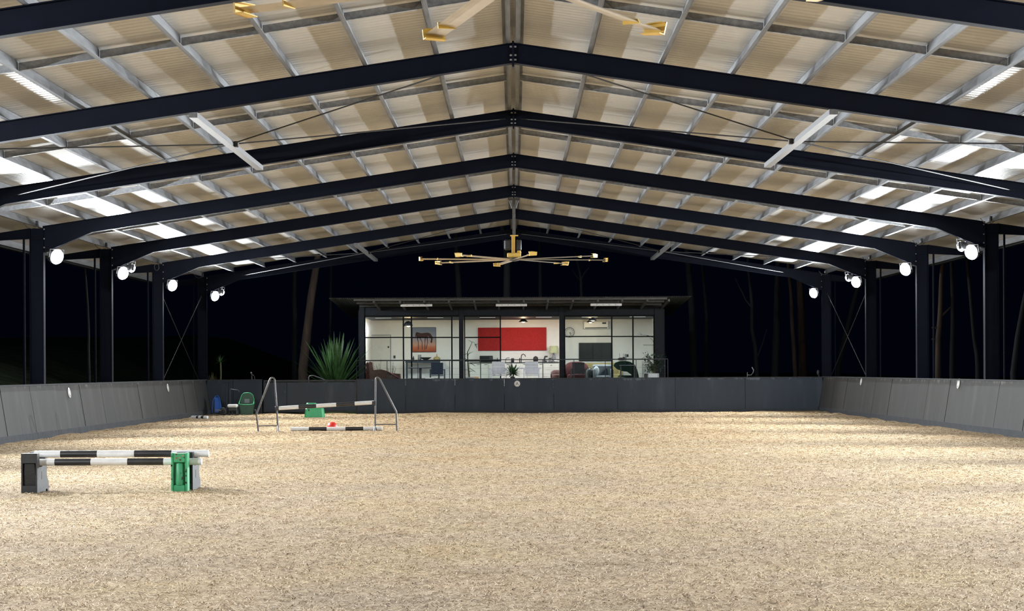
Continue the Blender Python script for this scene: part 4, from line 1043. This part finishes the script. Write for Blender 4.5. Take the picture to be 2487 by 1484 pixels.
# agave on stand
def strap_plant(name, label, loc, n, length, w, mats, tilt=(.15, 1.2), droop=.5, trunk=0, pot=None, cat='plant', seed=1, bn=6):
    random.seed(seed); t = thing(name, label, cat, loc); z0 = 0
    if pot: mb = MB(); mb.lathe([(0,0),(pot*.7,0),(pot,pot*1.6),(pot*.9,pot*1.7),(0,pot*1.5)], n=18); mb.build('pot', M['greyp'], t); z0 = pot*1.5
    if trunk:
        mb = MB(); mb.tube([(0,0,z0),(.03,0,z0+trunk*.5),(.02,0,z0+trunk)], [.035,.028,.03], 8); mb.build('stem', M['stem'], t); z0 += trunk
    mb = MB()
    for k in range(n):
        a_ = 2.399*k + random.uniform(-.2, .2); f_ = (k+.5)/n; el = tilt[0] + (tilt[1]-tilt[0])*f_
        d = Vector((math.cos(a_)*math.sin(el), math.sin(a_)*math.sin(el), math.cos(el)))
        mb.blade((d.x*.03, d.y*.03, z0), d, length*random.uniform(.8, 1.1)*(1 if f_ < .7 else .85), w, droop*random.uniform(.5, 1.5)*f_, bn)
    mb.build('leaf_crown', mats, t); return t
strap_plant('agave', 'small green agave in a pot on a thin stand before the open door', (px(1245, 900, 68.9).x, 68.9, FZ+.22), 52, .40, .095, M['leaf'], (.35, 1.9), .45, .12, .09, seed=3)
t = bpy.data.objects['agave']
for q in range(3):
    mb = MB(); a_ = 2*PI*q/3; mb.tube([(.05*math.cos(a_), .05*math.sin(a_), -.0), (.12*math.cos(a_), .12*math.sin(a_), -.22)], .01, 6); mb.build('stand_leg', M['greyp'], t)
# right room: maroon tub chair
def tub_chair(u, Y, w, h, material, label, cushion=None):
    t = thing('tub_chair', label, 'armchair', fp(u, Y)); n = 18; mb = MB(); vs = []
    for k in range(n+1):
        a_ = PI*k/n; 
        hh = h*(.72+.28*math.sin(a_)**.6)
        for (r_, z_) in ((w*.5, .12), (w*.56, hh-.04), (w*.53, hh), (w*.47, hh-.02), (w*.42, .12)):
            vs.append((math.cos(a_)*r_, math.sin(a_)*r_*.9, z_))
    fs = [(k*5+i, (k+1)*5+i, (k+1)*5+(i+1) % 5, k*5+(i+1) % 5) for k in range(n) for i in range(5)] + [(0,1,2,3,4), tuple(n*5+i for i in (4,3,2,1,0))]
    mb.add(vs, fs, True); mb.build('shell', material, t)
    mb = MB(); mb.lathe([(0,.12),(w*.42,.12),(w*.44,.4),(w*.40,.45),(0,.46)], n=24); mb.build('seat', material, t)
    for k in range(4):
        a_ = PI/4+PI/2*k; mb = MB(); mb.tube([(math.cos(a_)*w*.3, math.sin(a_)*w*.3, .12), (math.cos(a_)*w*.36, math.sin(a_)*w*.36, 0)], .018, 6); mb.build('leg', M['timber'], t)
    return t
tub_chair(1400, 71.6, .82, .93, M['maroon'], 'maroon tub armchair inside behind the dark slatted chair')
tub_chair(1352, 71.2, .42, .62, M['brick'], 'small brown tub stool in the doorway beside the post')
# mustard sofa behind
Y = 74.0
t = thing('sofa', 'mustard yellow sofa below the television', 'sofa', fp(1463, Y))
w = 48*Y/F
mb = MB(); mb.box(-w, w, .2, .42, .1, px(1463, 881.5, Y).z-FZ, .06); mb.build('backrest', M['mustard'], t)
mb = MB(); mb.box(-w+.02, w-.02, -.35, .2, .1, .46, .05); mb.build('seat', M['mustard'], t)
for sx in (-1, 1): mb = MB(); mb.box(sx*w, sx*(w-.16), -.36, .2, .1, .62, .05); mb.build('armrest', M['mustard'], t)
# grey armchair with cushions
Y = 71.4
t = thing('grey_armchair', 'pale grey armchair with a navy cushion inside the right window', 'armchair', fp(1464, Y)); w = 25*Y/F
mb = MB(); mb.box(-w, w, .2, .38, .15, px(1463, 885, Y).z-FZ, .06); mb.build('backrest', M['greyfab'], t)
mb = MB(); mb.box(-w+.1, w-.1, -.3, .2, .15, .40, .05); mb.build('seat', M['greyfab'], t)
for sx in (-1, 1): mb = MB(); mb.box(sx*w, sx*(w-.1), -.3, .2, .15, .66, .04); mb.build('armrest', M['greyfab'], t)
mb = MB(); mb.box(-w, w, -.34, .38, .02, .15); mb.build('base', M['greyfab'], t)
c = thing('cushion', 'navy triangular looking cushion on the grey armchair', 'cushion', (px(1466, 900, Y).x, Y-.02, FZ+.405))
mb = MB(); mb.prism([(-.20, 0), (.18, 0), (.14, .24), (.10, .27)], -.05, .12); mb.build('body', M['navychair'], c)
c = thing('cushion', 'pale grey round cushion on the left of the grey armchair', 'cushion', (px(1448, 900, Y).x, Y-.12, FZ+.405)); mb = MB(); mb.ell((0, 0, .17), (.11, .07, .17)); mb.build('body', M['whitechair'], c)
# black bag / dog bed dark shape
c = thing('black_pouffe', 'black rounded pouffe between maroon chair and grey armchair', 'pouffe', fp(1432, 71.3)); mb = MB(); mb.lathe([(0,0),(.16,0),(.2,.15),(.19,.4),(.14,.6),(.06,.68),(0,.69)], n=18); mb.build('body', M['pblack'], c)
# dark green throw-covered round chair
Y = 71.1; 
t = thing('covered_chair', 'high arched chair draped in a dark green throw at the right', 'armchair', fp(1524, Y)); q = Y/F
def dz(u, v): return ((u-1524)*q, px(u, v, Y).z-FZ)
arch = [(1553,941),(1551,915),(1547,898),(1541,886),(1531,879),(1518,876.5),(1505,877),(1494,881),(1490,888),(1498,896),(1510,901),(1524,903),(1534,910),(1540,922),(1541,941)]
mb = MB(); mb.prism([dz(*p_) for p_ in arch][::-1], -.18, .22); mb.build('throw', M['greenfab'], t)
mb = MB(); mb.box(-.36, .22, -.1, .2, .15, .40, .05); mb.build('seat', M['greenfab'], t)
for sx in (-.3, .2): mb = MB(); mb.tube([(sx, .0, .15), (sx, .0, 0)], .02, 6); mb.build('leg', M['timber'], t)
c = thing('cushion', 'mustard yellow cushion in front of the green draped chair', 'cushion', (px(1508, 900, Y-.35).x, Y-.38, FZ)); mb = MB(); mb.prism([(-.19, 0), (.20, 0), (.19, .27), (.10, .34), (-.05, .36), (-.17, .30)], -.05, .06); mb.build('body', M['mustard'], c)
# side shelf with small things
t = thing('sideboard', 'low pale sideboard right of the television', 'sideboard', fp(1522, YB-.4)); H2 = px(1522, 876, YB-.4).z-FZ
mb = MB(); mb.box(-.55, .6, -.15, .35, .05, H2, .01); mb.build('body', M['cabinet'], t)
for sx in (-.02, .03): mb = MB(); mb.box(sx-.005+(-.27 if sx < 0 else .28), sx+.005+(-.27 if sx < 0 else .28), -.162, -.15, H2*.5-.05, H2*.5+.05); mb.build('door_handle', M['greyp'], t)
c = thing('low_ornament', 'dark low ornament with two thin candlesticks on the sideboard', 'ornament', (px(1506, 870, YB-.4).x, YB-.4, FZ+H2+.001))
mb = MB(); mb.ell((.05, 0, .06), (.16, .06, .06)); mb.ell((.14, 0, .10), (.05, .04, .05)); mb.build('body', M['blackp'], c)
for sx in (-.02, .13): mb = MB(); mb.tube([(sx, .05, .0), (sx, .05, .28)], .006, 6); mb.build('candlestick', M['blackp'], c)
c = thing('upright_box', 'slim grey upright box by the switch on the sideboard', 'box', (px(1519.5, 870, YB-.3).x, YB-.3, FZ+H2+.001)); mb = MB(); mb.box(-.04, .04, -.05, .05, 0, .26, .01); mb.build('body', M['greyfab'], c)
# side table on veranda right
t = thing('side_table', 'small glass topped side table on the veranda at the right', 'table', fp(1524, 69.5))
a0 = px(1524, 886.5, 69.5).z-FZ
mb = MB(); mb.box(-.29, .29, -.25, .25, a0-.02, a0, .005); mb.build('tabletop', M['greyfab'], t)
for sx in (-.25, .25):
    for sy in (-.2, .2): mb = MB(); mb.box(sx-.012, sx+.012, sy-.012, sy+.012, 0, a0-.02); mb.build('leg', M['pblack'], t)
# bushy plant in white trough
Y = 69.2
t = thing('potted_shrub', 'bushy dark shrub in a white rectangular planter at the veranda end', 'plant', fp(1587, Y))
a0, a1, z0, z1 = rect(1574, 906.5, 1600, 925, Y); w = (a1-a0)/2; ht = z1-FZ
mb = MB(); mb.box(-w, w, -.15, .15, 0, ht, .01); mb.build('planter', M['whitepl'], t)
random.seed(11); mb = MB(); lf = MB()
for k in range(38):
    a_ = random.uniform(0, 2*PI); r_ = random.uniform(.1, .44); hh = ht + random.uniform(.1, .72)
    e = Vector((math.cos(a_)*r_, math.sin(a_)*r_*.6, hh)); mb.tube([(0, 0, ht-.02), (e.x*.4, e.y*.4, ht+(hh-ht)*.6), e], [.01, .007, .004], 5)
    for j in range(11):
        p_ = e + Vector((random.uniform(-.12, .12), random.uniform(-.1, .1), random.uniform(-.14, .1))); lf.blade(p_, (random.uniform(-1, 1), random.uniform(-1, 1), random.uniform(-.5, .8)), .10, .05, .5, 3)
mb.build('stem', M['stem'], t); lf.build('foliage', M['leafd'], t)
mb = MB(); mb.box(a0-.001-.14, a0-.02, Y-.06, Y+.06, FZ+.001, FZ+ht-.02, .01); tag(mb.build('small_box', M['blackp']), 'small black box beside the white planter', 'box')
# dry branch ornament behind right pane
mb = MB(); Y = 72.0
for pts in (((1590,822),(1575,815),(1560,813),(1548,811)), ((1575,815),(1562,818),(1550,817)), ((1588,838),(1572,838),(1562,838)), ((1590,835),(1585,826),(1578,820)), ((1560,813),(1553,809))):
    mb.tube([px(u, v, Y) for u, v in pts], .010, 6)
mb.tube([px(1590, 822, Y), px(1590, 845, Y), Vector((px(1591, 900, Y).x, Y, FZ+.001))], .015, 6)
tag(mb.build('dry_branch', M['rod']), 'bare dark branch standing inside the right hand window', 'branch')

# ------------------------------------------------------------------ plants outside the far wall
strap_plant('flax_plant', 'very large green flax plant with long pointed leaves left of the studio', (px(814, 930, 68.2).x, 68.2, .75), 96, 2.05, .16, M['leaf'], (.03, 1.02), .16, seed=9, bn=8)
strap_plant('yucca', 'small yucca on a thin trunk behind the far left corner', (px(534.5, 922, 66.9).x, 66.9, .9), 26, .30, .035, M['leaf'], (.2, 1.9), .6, .93, seed=4)
strap_plant('yucca', 'tiny leafy plant at the foot of the small yucca', (px(543, 925, 67.1).x, 67.1, 1.05), 9, .22, .03, M['leaf'], (.5, 1.3), .8, seed=6)
strap_plant('dry_shrub', 'spiky dry olive shrub beside the last left column', (px(515, 930, 67.4).x, 67.4, .85), 44, .62, .045, M['leafdry'], (.05, .7), .2, seed=8)
for q in ('flax_plant', 'yucca', 'yucca.001', 'dry_shrub'):   # soil mound under each
    o = bpy.data.objects[q]; zg = o.location.z
    mb = MB(); mb.lathe([(.9 if q == 'flax_plant' else .28, -zg-.35), (.6 if q == 'flax_plant' else .2, -.1), (.0, .02)], n=18); mb.build('soil_mound', M['grass'], o)
# tap with hose on the wall
p = px(611.5, 924, WALLY+.14)
t = thing('garden_tap', 'standpipe tap with a short hose behind the far kick wall', 'tap', (p.x, WALLY+.16, 0))
mb = MB(); mb.tube([(0,0,-.3),(0,0,1.42)], .014, 8); mb.build('pipe', M['galv2'], t)
mb = MB(); mb.ell((-.02, 0, 1.45), (.03, .03, .035)); mb.build('tap_head', M['galv2'], t)
mb = MB(); mb.tube([(0,-.01,1.36),(.05,-.02,1.38),(.09,-.02,1.33),(.10,-.02,1.25),(.06,-.02,1.18)], .014, 8); mb.build('hose', M['blackp'], t)
# bent pipe hoop
Y = 67.2; mb = MB(); mb.tube([px(750, 935, Y), px(750, 916, Y), px(753, 912.5, Y), px(762, 912.5, Y), px(775, 917, Y), px(790, 923, Y), px(800, 935, Y)], .018, 8)
o = tag(mb.build('pipe_hoop', M['galv2']), 'low bent grey pipe hoop in front of the flax plant', 'pipe')
# hook lamp on the right of the wall
Y = WALLY+.16; mb = MB(); mb.tube([px(1815, 925, Y), px(1815, 904, Y)], .012, 6)
mb.tube([px(1815, 911, Y), px(1824, 911, Y), px(1829, 905, Y), px(1830, 899, Y), px(1826, 892, Y)], .014, 8)
tag(mb.build('hook_bracket', M['galv2']), 'curved grey hook on the far wall top right of the studio', 'hook')
Y = WALLY+.2; mb = MB(); mb.ell(px(1987, 905, Y), (.05, .05, .10)); mb.tube([px(1989, 915, Y), px(1989, 900, Y)], .02, 6)
tag(mb.build('gate_latch_post', M['greyp']), 'small grey post cap at the far right corner of the wall', 'post')

# ------------------------------------------------------------------ gum trees in the dark
def tree(path, Y, r0, label, bark, branches=(), crown=True, seed=0):
    random.seed(seed); pts = [px(u, v, Y) for u, v in path]
    base = Vector((pts[0].x, Y, terr(pts[0].x, Y)-.1)); 
    t = thing('gum_tree', label, 'tree', base, None)
    pts = [base.copy()] + pts
    top = pts[-1]; d = (pts[-1]-pts[-2]).normalized()
    pts += [top + d*2.5 + Vector((random.uniform(-.3, .3), 0, .3)), top + d*5 + Vector((random.uniform(-.8, .8), 0, .8))]
    n = len(pts); loc = [p_-base for p_ in pts]
    # smooth resample
    out = []
    for i in range(n-1):
        for k in range(4):
            q_ = loc[i].lerp(loc[i+1], k/4); q_ = q_ + Vector((.04*noise.noise(q_*.7+Vector((seed,0,0))), .04*noise.noise(q_*.9), 0)); out.append(q_)
    out.append(loc[-1]); m_ = len(out)
    rs = [r0*(1.15-.75*i/m_)*(1+.08*noise.noise(out[i]*1.5)) for i in range(m_)]
    mb = MB(); mb.tube(out, rs, 12)
    mb.build('trunk', bark, t)
    for b in branches:
        bp = [px(u, v, Y)-base for u, v in b]; mb = MB(); mb.tube(bp, [r0*.45*(1-.7*i/len(bp)) for i in range(len(bp))], 8); mb.build('branch', bark, t)
    if crown:
        lf = MB(); br = MB()
        for k in range(9):
            a_ = random.uniform(0, 2*PI); st = out[int(m_*random.uniform(.8, .99))]; e = st + Vector((math.cos(a_)*random.uniform(1, 2.6), math.sin(a_)*random.uniform(1, 2.6), random.uniform(.5, 2.2)))
            br.tube([st, st.lerp(e, .5)+Vector((0,0,.2)), e], [r0*.25, r0*.15, .02], 6)
            for j in range(70):
                p_ = e + Vector((random.gauss(0, .7), random.gauss(0, .7), random.gauss(0, .45))); lf.blade(p_, (random.uniform(-1,1), random.uniform(-1,1), -random.random()), .28, .07, .3, 2)
        br.build('limbs', bark, t); lf.build('foliage', M['gumleaf'], t)
    return t
B1, B2 = M['bark'], M['barkg']
tree([(1232, 720), (1231, 640), (1228, 600)], 80, .16, 'grey trunk rising behind the middle of the studio roof', B2, seed=1)
tree([(737, 900), (746, 800), (757, 720), (770, 640), (774, 615)], 76, .19, 'leaning tree trunk left of the studio', B1, seed=2)
tree([(716, 900), (716, 760), (715, 640)], 86, .13, 'faint straight trunk left of the leaning tree', B2, seed=3)
tree([(803, 900), (803, 760), (804, 650)], 88, .07, 'thin straight sapling above the studio roof left end', B2, seed=4)
tree([(1116, 720), (1110, 650), (1108, 600)], 86, .14, 'faint trunk above the left fan blades', B2, seed=5)
tree([(1312, 720), (1312, 650), (1311, 600)], 88, .09, 'faint thin trunk above the right fan blades', B2, seed=6)
tree([(1412, 720), (1411, 680), (1405, 650)], 84, .07, 'slender forked trunk right of the far fan', B2, [((1411, 680), (1420, 662), (1432, 648)), ((1411, 684), (1398, 668), (1390, 655))], seed=7)
tree([(1685, 905), (1680, 760), (1672, 640)], 84, .17, 'dim trunk right of the studio roof end', B2, seed=8)
tree([(1715, 900), (1716, 760), (1710, 690)], 90, .10, 'faint slender trunk right of the studio', B2, seed=9)
tree([(1838, 905), (1834, 840), (1826, 800), (1826, 745), (1822, 700), (1818, 660)], 78, .085, 'forked crooked tree trunk right of the studio', B2, [((1827, 748), (1812, 730), (1800, 705), (1785, 675)), ((1838, 870), (1850, 840), (1862, 800))], seed=10)
tree([(1882, 905), (1885, 800), (1888, 720), (1888, 670)], 79, .15, 'grey straight trunk left of the brown pair', B2, seed=11)
tree([(1932, 905), (1925, 800), (1921, 720), (1917, 675)], 77, .09, 'thin brown trunk, left of the brown pair', B1, seed=12)
tree([(1950, 905), (1948, 800), (1944, 700)], 78, .19, 'thick brown trunk, right of the brown pair', B1, seed=13)
tree([(2035, 900), (2052, 820), (2072, 740), (2085, 690)], 80, .12, 'leaning trunk seen through the last right bay', B2, seed=14)
tree([(2278, 905), (2279, 820), (2284, 740), (2288, 660)], 62, .10, 'brown broken trunk with twigs in the right hand bay', B1, [((2280, 830), (2270, 822), (2263, 824)), ((2281, 800), (2270, 795), (2263, 796)), ((2284, 770), (2300, 755), (2310, 745))], False, seed=15)
tree([(2313, 905), (2314, 800), (2314, 730)], 68, .10, 'faint trunk right of the brown broken trunk', B2, seed=16)
tree([(2462, 905), (2472, 820), (2487, 740)], 60, .10, 'faint leaning trunk at the right edge of the picture', B2, seed=17)
tree([(216, 900), (215, 820), (213, 740)], 60, .05, 'very thin pale sapling in the left bay', B2, crown=False, seed=18)
tree([(2375, 905), (2372, 860), (2366, 820)], 66, .09, 'dim trunk close left of the nearest right column', B2, seed=19)
# bushes on the left bank
def bush(u, v, Y, r, label, seed):
    random.seed(seed); p = px(u, v, Y); t = thing('bush', label, 'bush', (p.x, Y, terr(p.x, Y)))
    lf = MB()
    for k in range(900):
        d = Vector((random.gauss(0, 1), random.gauss(0, 1), abs(random.gauss(0, .6)))); d = d.normalized()*r*random.uniform(.6, 1)
        lf.blade((d.x*1.6, d.y, d.z*.8), (random.uniform(-1,1), random.uniform(-1,1), random.uniform(0,1)), .25, .06, .4, 2)
    lf.build('foliage', M['leafdry'], t)
    mb = MB(); mb.tube([(0,0,-.2),(0,0,r*.6)], .04, 6); mb.build('stem', M['bark'], t)
bush(20, 900, 50, 1.0, 'low dim green bush at the left edge', 21)
bush(165, 915, 56, .9, 'low dim green bush between the first two left columns', 22)

# ------------------------------------------------------------------ loose fibre on top of the footing (uncountable)
rng = np.random.default_rng(3)
NF = 260000
Yf = (9.3**.45 + rng.random(NF)*(65.6**.45 - 9.3**.45))**(1/.45)
keep_w = 0.285*Yf + .5
Xf = (rng.random(NF)*2-1)*np.minimum(keep_w, 10.5)
zf_ = np.array([ground_z(x, y) for x, y in zip(Xf, Yf)])
far = np.clip((Yf-12)/50, 0, 1)
ln = rng.uniform(.025, .085, NF)*(1+far*.7); wd = rng.uniform(.0022, .0058, NF)*(1+far*1.8)
th = rng.uniform(0, 2*np.pi, NF); bend = rng.uniform(-1.5, 1.5, NF)
lift = rng.uniform(.002, .015, NF)
P = []
for s_, zz in ((-.5, 0.0), (0.0, 1.0), (.5, .15)):
    a_ = th + bend*s_; cx = Xf + np.cos(a_)*ln*s_; cy = Yf + np.sin(a_)*ln*s_
    nxv, nyv = -np.sin(a_)*wd*.5, np.cos(a_)*wd*.5
    z_ = zf_ + .001 + lift*zz
    P.append(np.stack([cx-nxv, cy-nyv, z_+wd*.25], 1)); P.append(np.stack([cx+nxv, cy+nyv, z_], 1))
V = np.stack(P, 1).reshape(-1, 3)
me = bpy.data.meshes.new('loose_fibre'); me.vertices.add(len(V)); me.vertices.foreach_set('co', V.ravel())
base = (np.arange(NF)*6)[:, None]
Q = np.concatenate([base+np.array([0,1,3,2]), base+np.array([2,3,5,4])], 1).reshape(-1, 4)
me.loops.add(Q.size); me.loops.foreach_set('vertex_index', Q.ravel().astype(np.int32))
me.polygons.add(len(Q)); me.polygons.foreach_set('loop_start', (np.arange(len(Q))*4).astype(np.int32)); me.polygons.foreach_set('loop_total', np.full(len(Q), 4, np.int32))
me.update(calc_edges=True)
at = me.attributes.new('shade', 'FLOAT', 'POINT'); at.data.foreach_set('value', np.repeat(rng.beta(1.9, 1.6, NF)*(1-.5*far)+.6*.5*far, 6).astype(np.float32))
me.materials.append(M['fibre'])
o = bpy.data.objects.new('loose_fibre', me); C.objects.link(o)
tag(o, 'loose pale shredded fibres strewn over the arena footing', 'footing fibre', kind='stuff')
